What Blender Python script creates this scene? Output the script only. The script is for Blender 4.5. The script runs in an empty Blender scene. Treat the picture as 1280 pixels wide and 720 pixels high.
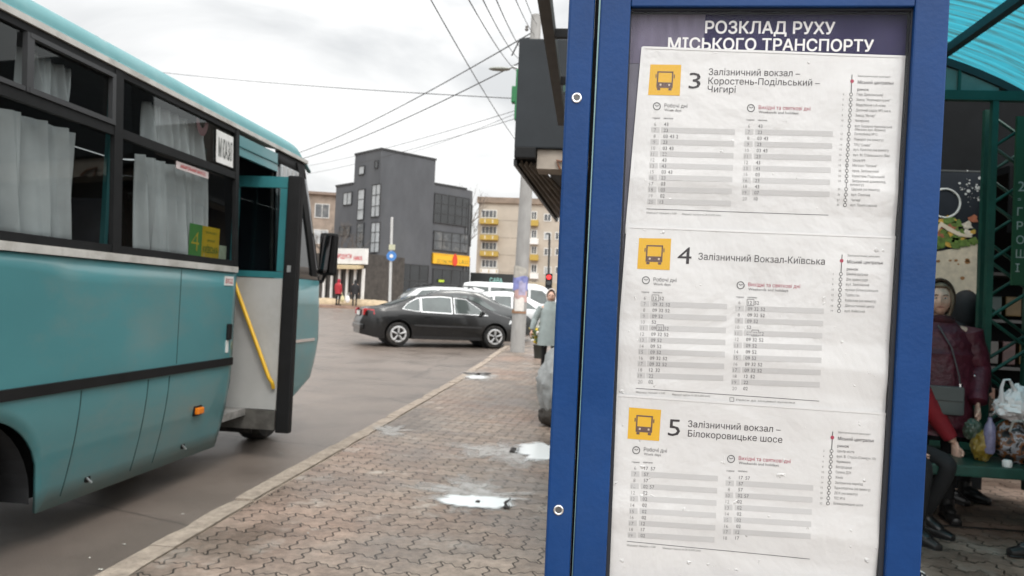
import bpy, bmesh, math, random
import numpy as np
from mathutils import Vector, Matrix, noise

random.seed(7)
SC = bpy.context.scene
COL = SC.collection
R = math.radians

# ------------------------------------------------------------------ camera
F, H = 950.0, 1.42                       # focal length in pixels of a 1280-wide frame, eye height over the pavement
_Y = np.array([95, 23, 950.0]); _Y /= np.linalg.norm(_Y)
_Z = np.array([.045, -1, 0]); _Z -= _Z.dot(_Y) * _Y; _Z /= np.linalg.norm(_Z)
_X = np.cross(_Y, _Z)
CAM = np.array([0, 0, H])
right = Vector((_X[0], _Y[0], _Z[0])); down = Vector((_X[1], _Y[1], _Z[1])); fwd = Vector((_X[2], _Y[2], _Z[2]))
cam_d = bpy.data.cameras.new('camera'); cam = bpy.data.objects.new('camera', cam_d); COL.objects.link(cam)
m = Matrix((right, -down, -fwd)).transposed().to_4x4(); m.translation = Vector((0, 0, H)); cam.matrix_world = m
cam_d.sensor_width = 36; cam_d.lens = F / 1280 * 36
cam_d.clip_start = .05; cam_d.clip_end = 2000
cam_d.dof.use_dof = True; cam_d.dof.focus_distance = .88; cam_d.dof.aperture_fstop = 13
SC.camera = cam

# ------------------------------------------------------------------ sky, sun, exposure
SUN_EL, SUN_AZ = R(52), R(-25)            # sun behind the camera, a little to its left-hand side
W = bpy.data.worlds.new('World'); SC.world = W; W.use_nodes = True
nt = W.node_tree; nt.nodes.clear()
def N(nt, t, **k):
    n = nt.nodes.new(t)
    for a, b in k.items(): setattr(n, a, b)
    return n
out = N(nt, 'ShaderNodeOutputWorld'); bg = N(nt, 'ShaderNodeBackground'); bg.inputs[1].default_value = .10
sky = N(nt, 'ShaderNodeTexSky', sky_type='NISHITA'); sky.sun_disc = False; sky.sun_elevation = SUN_EL; sky.sun_rotation = R(180) + SUN_AZ
tc = N(nt, 'ShaderNodeTexCoord'); sep = N(nt, 'ShaderNodeSeparateXYZ'); nt.links.new(tc.outputs['Generated'], sep.inputs[0])
mp = N(nt, 'ShaderNodeMapping'); mp.inputs['Scale'].default_value = (1.6, 1.6, 4.2); mp.inputs['Location'].default_value = (1.3, .4, .35)
nt.links.new(tc.outputs['Generated'], mp.inputs[0])
nz = N(nt, 'ShaderNodeTexNoise'); nz.inputs['Scale'].default_value = 1.7; nz.inputs['Detail'].default_value = 6; nz.inputs['Roughness'].default_value = .52; nz.inputs['Distortion'].default_value = .5
nt.links.new(mp.outputs[0], nz.inputs[0])
rp = N(nt, 'ShaderNodeValToRGB'); rp.color_ramp.elements[0].position = .36; rp.color_ramp.elements[0].color = (5.9, 6.0, 6.05, 1)
rp.color_ramp.elements[1].position = .57; rp.color_ramp.elements[1].color = (8.7, 8.7, 8.6, 1)
nt.links.new(nz.outputs[0], rp.inputs[0])
el = N(nt, 'ShaderNodeMapRange'); el.inputs[1].default_value = 0; el.inputs[2].default_value = 1; el.inputs[3].default_value = 1.03; el.inputs[4].default_value = 2.3
nt.links.new(sep.outputs[2], el.inputs[0])
mul = N(nt, 'ShaderNodeMixRGB', blend_type='MULTIPLY'); mul.inputs[0].default_value = 1
nt.links.new(rp.outputs[0], mul.inputs[1]); nt.links.new(el.outputs[0], mul.inputs[2])
# the cloud deck is brighter round the hidden sun, behind the camera
dt = N(nt, 'ShaderNodeVectorMath', operation='DOT_PRODUCT'); dt.inputs[1].default_value = (math.sin(-SUN_AZ) * math.cos(SUN_EL), -math.cos(SUN_AZ) * math.cos(SUN_EL), math.sin(SUN_EL)); nt.links.new(tc.outputs['Generated'], dt.inputs[0])
gl_ = N(nt, 'ShaderNodeMapRange', interpolation_type='SMOOTHSTEP'); gl_.inputs[1].default_value = .25; gl_.inputs[2].default_value = 1; gl_.inputs[3].default_value = 1; gl_.inputs[4].default_value = 2.2; nt.links.new(dt.outputs['Value'], gl_.inputs[0])
mul2 = N(nt, 'ShaderNodeMixRGB', blend_type='MULTIPLY'); mul2.inputs[0].default_value = 1; nt.links.new(mul.outputs[0], mul2.inputs[1]); nt.links.new(gl_.outputs[0], mul2.inputs[2])
mx = N(nt, 'ShaderNodeMixRGB'); mx.inputs[0].default_value = .94
nt.links.new(sky.outputs[0], mx.inputs[1]); nt.links.new(mul2.outputs[0], mx.inputs[2])
nt.links.new(mx.outputs[0], bg.inputs[0]); nt.links.new(bg.outputs[0], out.inputs[0])
sun_d = bpy.data.lights.new('sun', 'SUN'); sun_d.energy = 1.0; sun_d.angle = R(14); sun_d.color = (1, .96, .9)
sun = bpy.data.objects.new('sun', sun_d); COL.objects.link(sun)
sdir = Vector((math.sin(SUN_AZ) * -1 * math.cos(SUN_EL), -math.cos(SUN_AZ) * math.cos(SUN_EL), math.sin(SUN_EL)))   # towards the sun
sun.rotation_euler = sdir.to_track_quat('Z', 'Y').to_euler()
vs = SC.view_settings; vs.view_transform = 'Standard'; vs.look = 'None'; vs.gamma = 1; vs.use_curve_mapping = False; vs.exposure = 0.0
SC.cycles.use_denoising = True
SC.cycles.max_bounces = 7; SC.cycles.transparent_max_bounces = 12; SC.cycles.caustics_reflective = False; SC.cycles.caustics_refractive = False

# ------------------------------------------------------------------ photo geometry helpers (plain surveying: pixel -> point on a known plane)
def ray(px, py):
    r = np.array([(px - 640) / F, (py - 360) / F, 1.0]); return np.array([r @ _X, r @ _Y, r @ _Z])
def at(px, py, Y): r = ray(px, py); return Vector(CAM + r * (Y / r[1]))
def onx(px, py, X): r = ray(px, py); return Vector(CAM + r * (X / r[0]))
def gr(px, py, z=0.0): r = ray(px, py); return Vector(CAM + r * ((z - H) / r[2]))
def onplane(px, py, P, n):
    r = Vector(ray(px, py)); c = Vector(CAM); return c + r * ((Vector(P) - c).dot(n) / r.dot(n))
def gz(Y):                                 # the street climbs gently ahead
    return 0.0 if Y < 14 else min(.022 * (Y - 14), 1.05)

# ------------------------------------------------------------------ materials
MATS = {}
def mat(name, col, rough=.6, metal=0, var=.12, scale=6.0, bump=0.0, bscale=40, spec=.5, dirt=None, dirt_amt=.0, dscale=2.0, stretch=(1, 1, 1), coat=0, rvar=0):
    if name in MATS: return MATS[name]
    mt = bpy.data.materials.new(name); MATS[name] = mt; mt.use_nodes = True
    t = mt.node_tree; b = t.nodes['Principled BSDF']
    b.inputs['Roughness'].default_value = rough; b.inputs['Metallic'].default_value = metal
    b.inputs['Specular IOR Level'].default_value = spec; b.inputs['Coat Weight'].default_value = coat; b.inputs['Coat Roughness'].default_value = .08
    co = N(t, 'ShaderNodeTexCoord'); mpn = N(t, 'ShaderNodeMapping'); mpn.inputs['Scale'].default_value = stretch; t.links.new(co.outputs['Object'], mpn.inputs[0])
    n1 = N(t, 'ShaderNodeTexNoise'); n1.inputs['Scale'].default_value = scale; n1.inputs['Detail'].default_value = 7; n1.inputs['Roughness'].default_value = .62
    t.links.new(mpn.outputs[0], n1.inputs[0])
    r1 = N(t, 'ShaderNodeValToRGB'); r1.color_ramp.elements[0].position = .3; r1.color_ramp.elements[1].position = .7
    r1.color_ramp.elements[0].color = tuple(c * (1 - var) for c in col) + (1,); r1.color_ramp.elements[1].color = tuple(min(1, c * (1 + var)) for c in col) + (1,)
    t.links.new(n1.outputs[0], r1.inputs[0]); last = r1.outputs[0]
    if dirt:
        n2 = N(t, 'ShaderNodeTexNoise'); n2.inputs['Scale'].default_value = dscale; n2.inputs['Detail'].default_value = 8; n2.inputs['Roughness'].default_value = .7
        t.links.new(mpn.outputs[0], n2.inputs[0])
        r2 = N(t, 'ShaderNodeMapRange'); r2.inputs[1].default_value = .48; r2.inputs[2].default_value = .72; r2.inputs[3].default_value = 0; r2.inputs[4].default_value = dirt_amt
        t.links.new(n2.outputs[0], r2.inputs[0]); mm = N(t, 'ShaderNodeMixRGB'); mm.inputs[2].default_value = dirt + (1,)
        t.links.new(r2.outputs[0], mm.inputs[0]); t.links.new(last, mm.inputs[1]); last = mm.outputs[0]
    t.links.new(last, b.inputs['Base Color'])
    if rvar:
        rr = N(t, 'ShaderNodeMapRange'); rr.inputs[1].default_value = .35; rr.inputs[2].default_value = .65; rr.inputs[3].default_value = max(.02, rough - rvar); rr.inputs[4].default_value = min(1, rough + rvar)
        t.links.new(n1.outputs[0], rr.inputs[0]); t.links.new(rr.outputs[0], b.inputs['Roughness'])
    if bump:
        n3 = N(t, 'ShaderNodeTexNoise'); n3.inputs['Scale'].default_value = bscale; n3.inputs['Detail'].default_value = 5
        t.links.new(mpn.outputs[0], n3.inputs[0]); bp = N(t, 'ShaderNodeBump'); bp.inputs['Strength'].default_value = bump; bp.inputs['Distance'].default_value = .02
        t.links.new(n3.outputs[0], bp.inputs['Height']); t.links.new(bp.outputs[0], b.inputs['Normal'])
    return mt
def glass(name, tint=(.6, .65, .65), rough=.02, ior=1.5):
    if name in MATS: return MATS[name]
    mt = bpy.data.materials.new(name); MATS[name] = mt; mt.use_nodes = True; t = mt.node_tree; t.nodes.clear()
    o = N(t, 'ShaderNodeOutputMaterial'); mx = N(t, 'ShaderNodeMixShader'); tr = N(t, 'ShaderNodeBsdfTransparent'); gl = N(t, 'ShaderNodeBsdfGlossy'); lw = N(t, 'ShaderNodeLayerWeight'); lw.inputs[0].default_value = .5; pw = N(t, 'ShaderNodeMath', operation='POWER'); pw.inputs[1].default_value = 4.2; fr = N(t, 'ShaderNodeMapRange'); f0 = ((ior - 1) / (ior + 1)) ** 2; fr.inputs[3].default_value = f0; fr.inputs[4].default_value = 1
    t.links.new(lw.outputs['Facing'], pw.inputs[0]); t.links.new(pw.outputs[0], fr.inputs[0])
    tr.inputs[0].default_value = tint + (1,); gl.inputs['Roughness'].default_value = rough; gl.inputs[0].default_value = (.9, .95, .95, 1)
    co = N(t, 'ShaderNodeTexCoord'); n3 = N(t, 'ShaderNodeTexNoise'); n3.inputs['Scale'].default_value = 1.3; bp = N(t, 'ShaderNodeBump'); bp.inputs['Strength'].default_value = .04
    t.links.new(co.outputs['Object'], n3.inputs[0]); t.links.new(n3.outputs[0], bp.inputs['Height']); t.links.new(bp.outputs[0], gl.inputs['Normal'])
    t.links.new(fr.outputs[0], mx.inputs[0]); t.links.new(tr.outputs[0], mx.inputs[1]); t.links.new(gl.outputs[0], mx.inputs[2]); t.links.new(mx.outputs[0], o.inputs[0])
    return mt
def lamp_mat(name, col, s):
    if name in MATS: return MATS[name]
    mt = bpy.data.materials.new(name); MATS[name] = mt; mt.use_nodes = True; b = mt.node_tree.nodes['Principled BSDF']
    b.inputs['Base Color'].default_value = col + (1,); b.inputs['Emission Color'].default_value = col + (1,); b.inputs['Emission Strength'].default_value = s
    return mt

BLACK = mat('black_plastic', (.009, .009, .0095), .6, var=.3, spec=.25)
DKMETAL = mat('dark_metal', (.03, .032, .033), .45, var=.25, bump=.05)
RUBBER = mat('rubber', (.014, .014, .014), .85, var=.3, dirt=(.08, .065, .05), dirt_amt=.7, dscale=6)
CHROME = mat('chrome', (.75, .75, .75), .18, 1, var=.05)
STEEL = mat('galvanised', (.42, .43, .43), .42, .8, var=.15)
WHITE = mat('white_paint', (.72, .72, .70), .5, var=.06, dirt=(.4, .37, .33), dirt_amt=.4)
SKIN = mat('skin', (.66, .42, .32), .5, var=.16, scale=30, bump=.35, bscale=70)

# ------------------------------------------------------------------ mesh builder
class MB:
    def __init__(s): s.v = []; s.f = []; s.mi = []; s.mats = []; s.cur = 0
    def use(s, m):
        if m not in s.mats: s.mats.append(m)
        s.cur = s.mats.index(m); return s
    def add(s, vs, fs):
        o = len(s.v); s.v += [tuple(v) for v in vs]
        for f in fs: s.f.append([i + o for i in f]); s.mi.append(s.cur)
        return s
    def box(s, c, d, rot=None, bev=0):
        x, y, z = d[0] / 2, d[1] / 2, d[2] / 2; c = Vector(c)
        if bev and min(d) > 2.2 * bev:
            b = bev; vs = []; 
            bm = bmesh.new(); bmesh.ops.create_cube(bm, size=1, matrix=Matrix.Diagonal((d[0], d[1], d[2], 1)))
            bmesh.ops.bevel(bm, geom=bm.edges[:], offset=b, segments=2, affect='EDGES', profile=.6)
            bm.verts.index_update(); vs = [v.co.copy() for v in bm.verts]; fs = [[v.index for v in f.verts] for f in bm.faces]; bm.free()
        else:
            vs = [Vector((i, j, k)) for i in (-x, x) for j in (-y, y) for k in (-z, z)]
            fs = [(0, 1, 3, 2), (4, 6, 7, 5), (0, 4, 5, 1), (2, 3, 7, 6), (0, 2, 6, 4), (1, 5, 7, 3)]
        if rot is not None: vs = [rot @ v for v in vs]
        return s.add([c + v for v in vs], fs)
    def span(s, a, b, bev=0): return s.box([(a[i] + b[i]) / 2 for i in range(3)], [abs(b[i] - a[i]) for i in range(3)], bev=bev)
    def tube(s, pts, r, seg=8, cap=True, flat=1.0):
        pts = [Vector(p) for p in pts]; n = len(pts); rs = r if isinstance(r, (list, tuple)) else [r] * n
        ref = Vector((0, 0, 1)); t0 = (pts[1] - pts[0]).normalized()
        if abs(t0.dot(ref)) > .9: ref = Vector((1, 0, 0))
        rings = []; u = t0.cross(ref).normalized()
        for i, p in enumerate(pts):
            t = (pts[min(i + 1, n - 1)] - pts[max(i - 1, 0)]).normalized(); u = (u - t * u.dot(t)).normalized(); w = t.cross(u)
            rings.append([p + (u * math.cos(2 * math.pi * k / seg) + w * math.sin(2 * math.pi * k / seg) * flat) * rs[i] for k in range(seg)])
        vs = [v for q in rings for v in q]; fs = []
        for i in range(n - 1):
            for k in range(seg): a = i * seg + k; b = i * seg + (k + 1) % seg; fs.append((a, b, b + seg, a + seg))
        if cap:
            c0 = len(vs); vs += [pts[0] - t0 * rs[0] * .5, pts[-1] + (pts[-1] - pts[-2]).normalized() * rs[-1] * .5]
            for k in range(seg): fs.append((c0, (k + 1) % seg, k)); fs.append((c0 + 1, (n - 1) * seg + k, (n - 1) * seg + (k + 1) % seg))
        return s.add(vs, fs)
    def cyl(s, a, b, r, seg=20):
        a, b = Vector(a), Vector(b); t = (b - a).normalized(); ref = Vector((0, 0, 1)) if abs(t.z) < .9 else Vector((1, 0, 0)); u = t.cross(ref).normalized(); w = t.cross(u)
        vs = [p + (u * math.cos(2 * math.pi * k / seg) + w * math.sin(2 * math.pi * k / seg)) * r for p in (a, b) for k in range(seg)]
        fs = [(k, (k + 1) % seg, seg + (k + 1) % seg, seg + k) for k in range(seg)] + [list(range(seg))[::-1], list(range(seg, 2 * seg))]
        return s.add(vs, fs)
    def lathe(s, prof, c=(0, 0, 0), seg=20, ax=1.0, ay=1.0, fn=None):
        c = Vector(c); vs = []; fs = []; n = len(prof)
        for i, (r, z) in enumerate(prof):
            for k in range(seg):
                a = 2 * math.pi * k / seg; p = Vector((r * math.cos(a) * ax, r * math.sin(a) * ay, z))
                if fn: p = fn(p, a, z)
                vs.append(c + p)
        for i in range(n - 1):
            for k in range(seg): fs.append((i * seg + k, i * seg + (k + 1) % seg, (i + 1) * seg + (k + 1) % seg, (i + 1) * seg + k))
        fs.append(list(range(seg))[::-1]); fs.append([(n - 1) * seg + k for k in range(seg)])
        return s.add(vs, fs)
    def torus(s, c, n, r, rr, seg=24, ss=8):
        n = Vector(n).normalized(); ref = Vector((0, 0, 1)) if abs(n.z) < .9 else Vector((1, 0, 0)); u = n.cross(ref).normalized(); w = n.cross(u); c = Vector(c); vs = []; fs = []
        for i in range(seg):
            a = 2 * math.pi * i / seg; d = u * math.cos(a) + w * math.sin(a)
            for j in range(ss): b = 2 * math.pi * j / ss; vs.append(c + d * (r + rr * math.cos(b)) + n * rr * math.sin(b))
        for i in range(seg):
            for j in range(ss): fs.append((i * ss + j, ((i + 1) % seg) * ss + j, ((i + 1) % seg) * ss + (j + 1) % ss, i * ss + (j + 1) % ss))
        return s.add(vs, fs)
    def ball(s, c, d, seg=14, rings=9, fn=None):
        c = Vector(c); vs = []; fs = []
        for i in range(rings + 1):
            th = math.pi * i / rings
            for k in range(seg):
                a = 2 * math.pi * k / seg; p = Vector((math.sin(th) * math.cos(a), math.sin(th) * math.sin(a), math.cos(th)))
                q = Vector((p.x * d[0], p.y * d[1], p.z * d[2]))
                if fn: q = fn(q, p)
                vs.append(c + q)
        for i in range(rings):
            for k in range(seg): fs.append((i * seg + k, (i + 1) * seg + k, (i + 1) * seg + (k + 1) % seg, i * seg + (k + 1) % seg))
        return s.add(vs, fs)
    def grid(s, fn, nu, nv):
        vs = [fn(i / nu, j / nv) for j in range(nv + 1) for i in range(nu + 1)]
        fs = [(j * (nu + 1) + i, j * (nu + 1) + i + 1, (j + 1) * (nu + 1) + i + 1, (j + 1) * (nu + 1) + i) for j in range(nv) for i in range(nu)]
        return s.add(vs, fs)
    def slab(s, poly, d):                      # polygon extruded along the vector d
        n = len(poly); d = Vector(d); vs = [Vector(p) for p in poly] + [Vector(p) + d for p in poly]
        return s.add(vs, [list(range(n))[::-1], list(range(n, 2 * n))] + [(k, (k + 1) % n, n + (k + 1) % n, n + k) for k in range(n)])
    def build(s, name, m=None, parent=None, smooth=False, mods=None, xf=None):
        me = bpy.data.meshes.new(name); vs = s.v if xf is None else [tuple(xf @ Vector(v)) for v in s.v]
        me.from_pydata(vs, [], s.f)
        for q in (s.mats or [m]): me.materials.append(q)
        if s.mats: me.polygons.foreach_set('material_index', s.mi)
        me.validate(); bm = bmesh.new(); bm.from_mesh(me); bmesh.ops.recalc_face_normals(bm, faces=bm.faces[:]); bm.to_mesh(me); bm.free()
        if smooth: me.shade_smooth(); me.set_sharp_from_angle(angle=R(40))
        o = bpy.data.objects.new(name, me); COL.objects.link(o)
        if parent is not None: adopt(o, parent)
        return o
def world_of(o):
    mw = o.matrix_basis.copy()
    while o.parent is not None: mw = o.parent.matrix_basis @ o.matrix_parent_inverse @ mw; o = o.parent
    return mw
def adopt(o, p): o.parent = p; o.matrix_parent_inverse = world_of(p).inverted()
def thing(name, label, cat, loc=(0, 0, 0), group=None):
    o = bpy.data.objects.new(name, None); o.empty_display_size = .1; COL.objects.link(o); o.location = loc; o['label'] = label; o['category'] = cat
    if group: o['group'] = group
    return o
def tag(o, label, cat, group=None):
    o['label'] = label; o['category'] = cat
    if group: o['group'] = group
    return o
def struct(o, kind='structure'): o['kind'] = kind; return o

# text: a cached flat mesh per string
_tx = {}
def text2d(s, bold=False):
    """outline of the string, filled by winding number (the built-in letters have overlapping contours)"""
    if (s, bold) in _tx: return _tx[(s, bold)]
    cu = bpy.data.curves.new('lettering', 'FONT'); cu.body = s; cu.size = 1; cu.resolution_u = 2; cu.fill_mode = 'NONE'
    ob = bpy.data.objects.new('lettering', cu); COL.objects.link(ob)
    me = bpy.data.meshes.new_from_object(ob); COL.objects.unlink(ob); bpy.data.objects.remove(ob); bpy.data.curves.remove(cu)
    P = np.array([(p.co.x, p.co.y) for p in me.vertices]); ed = [tuple(e.vertices) for e in me.edges]; bpy.data.meshes.remove(me)
    nx = {}
    for i, j in ed: nx.setdefault(i, []).append(j); nx.setdefault(j, []).append(i)
    seen, loops = set(), []
    for i in nx:                                   # walk the contours in the order the font stores them
        if i in seen: continue
        lp = [i]; seen.add(i); j = i + 1 if (i + 1) in nx[i] else nx[i][0]
        while j not in seen: lp.append(j); seen.add(j); k = [q for q in nx[j] if q not in seen]; j = k[0] if k else i
        if len(lp) > 2: loops.append(lp)
    if bold:                                       # fatten by moving each contour outwards
        Q = P.copy()
        for lp in loops:
            for t, i in enumerate(lp):
                a, b = P[lp[t - 1]], P[lp[(t + 1) % len(lp)]]; d = b - a; L = math.hypot(*d) or 1; Q[i] = P[i] + np.array((-d[1], d[0])) / L * .023
        P = Q
    from mathutils.geometry import delaunay_2d_cdt
    vo, _, fo, *_r = delaunay_2d_cdt([Vector(p) for p in P], [(lp[t], lp[(t + 1) % len(lp)]) for lp in loops for t in range(len(lp))], [], 0, 1e-6)
    T = np.array([[vo[i][:] for i in f[:3]] for f in fo]); C_ = T.mean(1); wn = np.zeros(len(C_))
    for lp in loops:
        a = P[lp]; b = np.roll(a, -1, 0)
        for (ax, ay), (bx, by) in zip(a, b):
            isl = (bx - ax) * (C_[:, 1] - ay) - (C_[:, 0] - ax) * (by - ay)
            wn += ((ay <= C_[:, 1]) & (by > C_[:, 1]) & (isl > 0)).astype(int); wn -= ((ay > C_[:, 1]) & (by <= C_[:, 1]) & (isl < 0)).astype(int)
    f = [list(q) for q, w_ in zip(fo, wn) if w_ != 0]; v = [(p.x, p.y) for p in vo]
    x0 = min([p[0] for p in v] or [0]); w = max([p[0] for p in v] or [1]) - x0
    _tx[(s, bold)] = ([((p[0] - x0), p[1]) for p in v], f, w); return _tx[(s, bold)]
def write(mb, s, o, u, v, width=None, height=None, bold=False, off=(0, 0, 0)):
    """letters on a plane: baseline starts at o, u along the line, v up (unit vectors); fitted to width and cap height (metres)"""
    vs, fs, w = text2d(s, bold); hh = height / .727; ww = (width / w) if width else hh
    o = Vector(o) + Vector(off); u = Vector(u); v = Vector(v)
    mb.add([o + u * (p[0] * ww) + v * (p[1] * hh) for p in vs], fs)

# ================================================================== SETTING: ground, road, pavement
def paver_mat():
    mt = bpy.data.materials.new('interlocking_pavers'); mt.use_nodes = True; t = mt.node_tree; b = t.nodes['Principled BSDF']
    co = N(t, 'ShaderNodeTexCoord'); rot = N(t, 'ShaderNodeMapping'); rot.inputs['Rotation'].default_value = (0, 0, R(4)); t.links.new(co.outputs['Object'], rot.inputs[0])
    sp = N(t, 'ShaderNodeSeparateXYZ'); t.links.new(rot.outputs[0], sp.inputs[0])
    def M(op, a, b_=None, c=None):
        n = N(t, 'ShaderNodeMath', operation=op)
        for i, q in enumerate((a, b_, c)):
            if q is None: continue
            if isinstance(q, (int, float)): n.inputs[i].default_value = q
            else: t.links.new(q, n.inputs[i])
        return n.outputs[0]
    wob = N(t, 'ShaderNodeTexNoise'); wob.inputs['Scale'].default_value = 9; wob.inputs['Detail'].default_value = 3; t.links.new(rot.outputs[0], wob.inputs[0])
    w1 = M('MULTIPLY', M('SUBTRACT', wob.outputs[0], .5), .03)
    TW, TH = .25, .20
    tri = M('MULTIPLY_ADD', M('PINGPONG', M('DIVIDE', sp.outputs[0], TW), .5), -4, 1)          # hexagonal courses ...
    hx = M('MULTIPLY', M('MULTIPLY', tri, M('COSINE', M('MULTIPLY', sp.outputs[1], math.pi / TH))), -.040)
    nt_ = M('MULTIPLY', M('SINE', M('MULTIPLY', sp.outputs[0], 2 * math.pi * 4 / TW)), .011)      # ... with notched edges
    sx = M('MULTIPLY', M('SINE', M('MULTIPLY', sp.outputs[1], 2 * math.pi * 2 / TH)), .012)
    X = M('ADD', M('ADD', sp.outputs[0], sx), w1); Y = M('ADD', M('ADD', M('ADD', sp.outputs[1], hx), nt_), w1)
    cb = N(t, 'ShaderNodeCombineXYZ'); t.links.new(X, cb.inputs[0]); t.links.new(Y, cb.inputs[1])
    br = N(t, 'ShaderNodeTexBrick'); br.offset = .5; br.inputs['Scale'].default_value = 1; br.inputs['Brick Width'].default_value = TW; br.inputs['Row Height'].default_value = TH
    br.inputs['Mortar Size'].default_value = .0060; br.inputs['Mortar Smooth'].default_value = .35; br.inputs['Bias'].default_value = 0
    br.inputs['Color1'].default_value = (.27, .215, .174, 1); br.inputs['Color2'].default_value = (.20, .157, .127, 1); br.inputs['Mortar'].default_value = (.035, .027, .021, 1)
    t.links.new(cb.outputs[0], br.inputs[0])
    # reddish courses
    n1 = N(t, 'ShaderNodeTexNoise'); n1.inputs['Scale'].default_value = .55; n1.inputs['Detail'].default_value = 4; n1.inputs['Roughness'].default_value = .6; t.links.new(rot.outputs[0], n1.inputs[0])
    rr = N(t, 'ShaderNodeMapRange'); rr.inputs[1].default_value = .46; rr.inputs[2].default_value = .62; rr.inputs[4].default_value = .6; t.links.new(n1.outputs[0], rr.inputs[0])
    mr = N(t, 'ShaderNodeMixRGB', blend_type='MULTIPLY'); mr.inputs[2].default_value = (1.0, .82, .76, 1); t.links.new(rr.outputs[0], mr.inputs[0]); t.links.new(br.outputs['Color'], mr.inputs[1])
    # grime and pale worn bits
    n2 = N(t, 'ShaderNodeTexNoise'); n2.inputs['Scale'].default_value = 14; n2.inputs['Detail'].default_value = 9; n2.inputs['Roughness'].default_value = .75; t.links.new(rot.outputs[0], n2.inputs[0])
    r2 = N(t, 'ShaderNodeMapRange'); r2.inputs[1].default_value = .3; r2.inputs[2].default_value = .7; r2.inputs[3].default_value = .62; r2.inputs[4].default_value = 1.45; t.links.new(n2.outputs[0], r2.inputs[0])
    m2 = N(t, 'ShaderNodeMixRGB', blend_type='MULTIPLY'); m2.inputs[0].default_value = 1; t.links.new(mr.outputs[0], m2.inputs[1]); t.links.new(r2.outputs[0], m2.inputs[2])
    n3 = N(t, 'ShaderNodeTexNoise'); n3.inputs['Scale'].default_value = 2.6; n3.inputs['Detail'].default_value = 8; n3.inputs['Roughness'].default_value = .7; t.links.new(rot.outputs[0], n3.inputs[0])
    r3 = N(t, 'ShaderNodeMapRange'); r3.inputs[1].default_value = .56; r3.inputs[2].default_value = .70; r3.inputs[4].default_value = .6; t.links.new(n3.outputs[0], r3.inputs[0])
    m3 = N(t, 'ShaderNodeMixRGB'); m3.inputs[2].default_value = (.46, .42, .37, 1); t.links.new(r3.outputs[0], m3.inputs[0]); t.links.new(m2.outputs[0], m3.inputs[1])
    t.links.new(m3.outputs[0], b.inputs['Base Color'])
    rg = N(t, 'ShaderNodeMapRange'); rg.inputs[1].default_value = .42; rg.inputs[2].default_value = .60; rg.inputs[3].default_value = .28; rg.inputs[4].default_value = .75
    nw = N(t, 'ShaderNodeTexNoise'); nw.inputs['Scale'].default_value = .9; nw.inputs['Detail'].default_value = 6; nw.inputs['Roughness'].default_value = .65; nw.noise_dimensions = '4D'; nw.inputs['W'].default_value = 3.3; t.links.new(rot.outputs[0], nw.inputs[0]); t.links.new(nw.outputs[0], rg.inputs[0])
    dmp = N(t, 'ShaderNodeMapRange'); dmp.inputs[1].default_value = .40; dmp.inputs[2].default_value = .6; dmp.inputs[3].default_value = .68; dmp.inputs[4].default_value = 1.18; t.links.new(nw.outputs[0], dmp.inputs[0])
    md_ = N(t, 'ShaderNodeMixRGB', blend_type='MULTIPLY'); md_.inputs[0].default_value = 1; t.links.new(m3.outputs[0], md_.inputs[1]); t.links.new(dmp.outputs[0], md_.inputs[2]); t.links.new(md_.outputs[0], b.inputs['Base Color']); t.links.new(rg.outputs[0], b.inputs['Roughness'])
    bp = N(t, 'ShaderNodeBump'); bp.inputs['Strength'].default_value = .8; bp.inputs['Distance'].default_value = .01
    hh = M('ADD', M('SUBTRACT', 1, br.outputs['Fac']), M('MULTIPLY', n2.outputs[0], .35)); t.links.new(hh, bp.inputs['Height']); t.links.new(bp.outputs[0], b.inputs['Normal'])
    return mt
PAVER = paver_mat()
ASPH = mat('wet_asphalt', (.155, .125, .105), .34, var=.42, scale=110, spec=.7, bump=.35, bscale=160, dirt=(.20, .162, .136), dirt_amt=.85, dscale=.35, rvar=.06)
KERB = mat('kerb_concrete', (.34, .28, .225), .8, var=.25, scale=12, bump=.5, bscale=50, dirt=(.13, .1, .08), dirt_amt=.8, dscale=5)
SOIL = mat('bare_ground', (.13, .105, .085), .9, var=.3, scale=1)

def crack_up(mt):
    t = mt.node_tree; b = t.nodes['Principled BSDF']; src = b.inputs['Base Color'].links[0].from_socket; co = N(t, 'ShaderNodeTexCoord')
    n = N(t, 'ShaderNodeTexNoise'); n.inputs['Scale'].default_value = 1.1; n.inputs['Detail'].default_value = 6; t.links.new(co.outputs['Object'], n.inputs[0])
    mxv = N(t, 'ShaderNodeMixRGB'); mxv.inputs[0].default_value = .22; t.links.new(co.outputs['Object'], mxv.inputs[1]); t.links.new(n.outputs['Color'], mxv.inputs[2])
    v = N(t, 'ShaderNodeTexVoronoi', feature='DISTANCE_TO_EDGE'); v.inputs['Scale'].default_value = .42; t.links.new(mxv.outputs[0], v.inputs[0])
    r = N(t, 'ShaderNodeMapRange'); r.inputs[1].default_value = .0; r.inputs[2].default_value = .006; r.inputs[3].default_value = .45; r.inputs[4].default_value = 1; t.links.new(v.outputs['Distance'], r.inputs[0])
    st = N(t, 'ShaderNodeMapRange'); st.inputs[1].default_value = .36; st.inputs[2].default_value = .56; st.inputs[3].default_value = .86; st.inputs[4].default_value = 1.04; t.links.new(n.outputs[0], st.inputs[0])
    for q in (r, st):
        mm = N(t, 'ShaderNodeMixRGB', blend_type='MULTIPLY'); mm.inputs[0].default_value = 1; t.links.new(src, mm.inputs[1]); t.links.new(q.outputs[0], mm.inputs[2]); src = mm.outputs[0]
    t.links.new(src, b.inputs['Base Color'])
    rr = N(t, 'ShaderNodeMapRange'); rr.inputs[1].default_value = .36; rr.inputs[2].default_value = .58; rr.inputs[3].default_value = .3; rr.inputs[4].default_value = .46; t.links.new(n.outputs[0], rr.inputs[0]); t.links.new(rr.outputs[0], b.inputs['Roughness'])
crack_up(ASPH)
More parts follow.
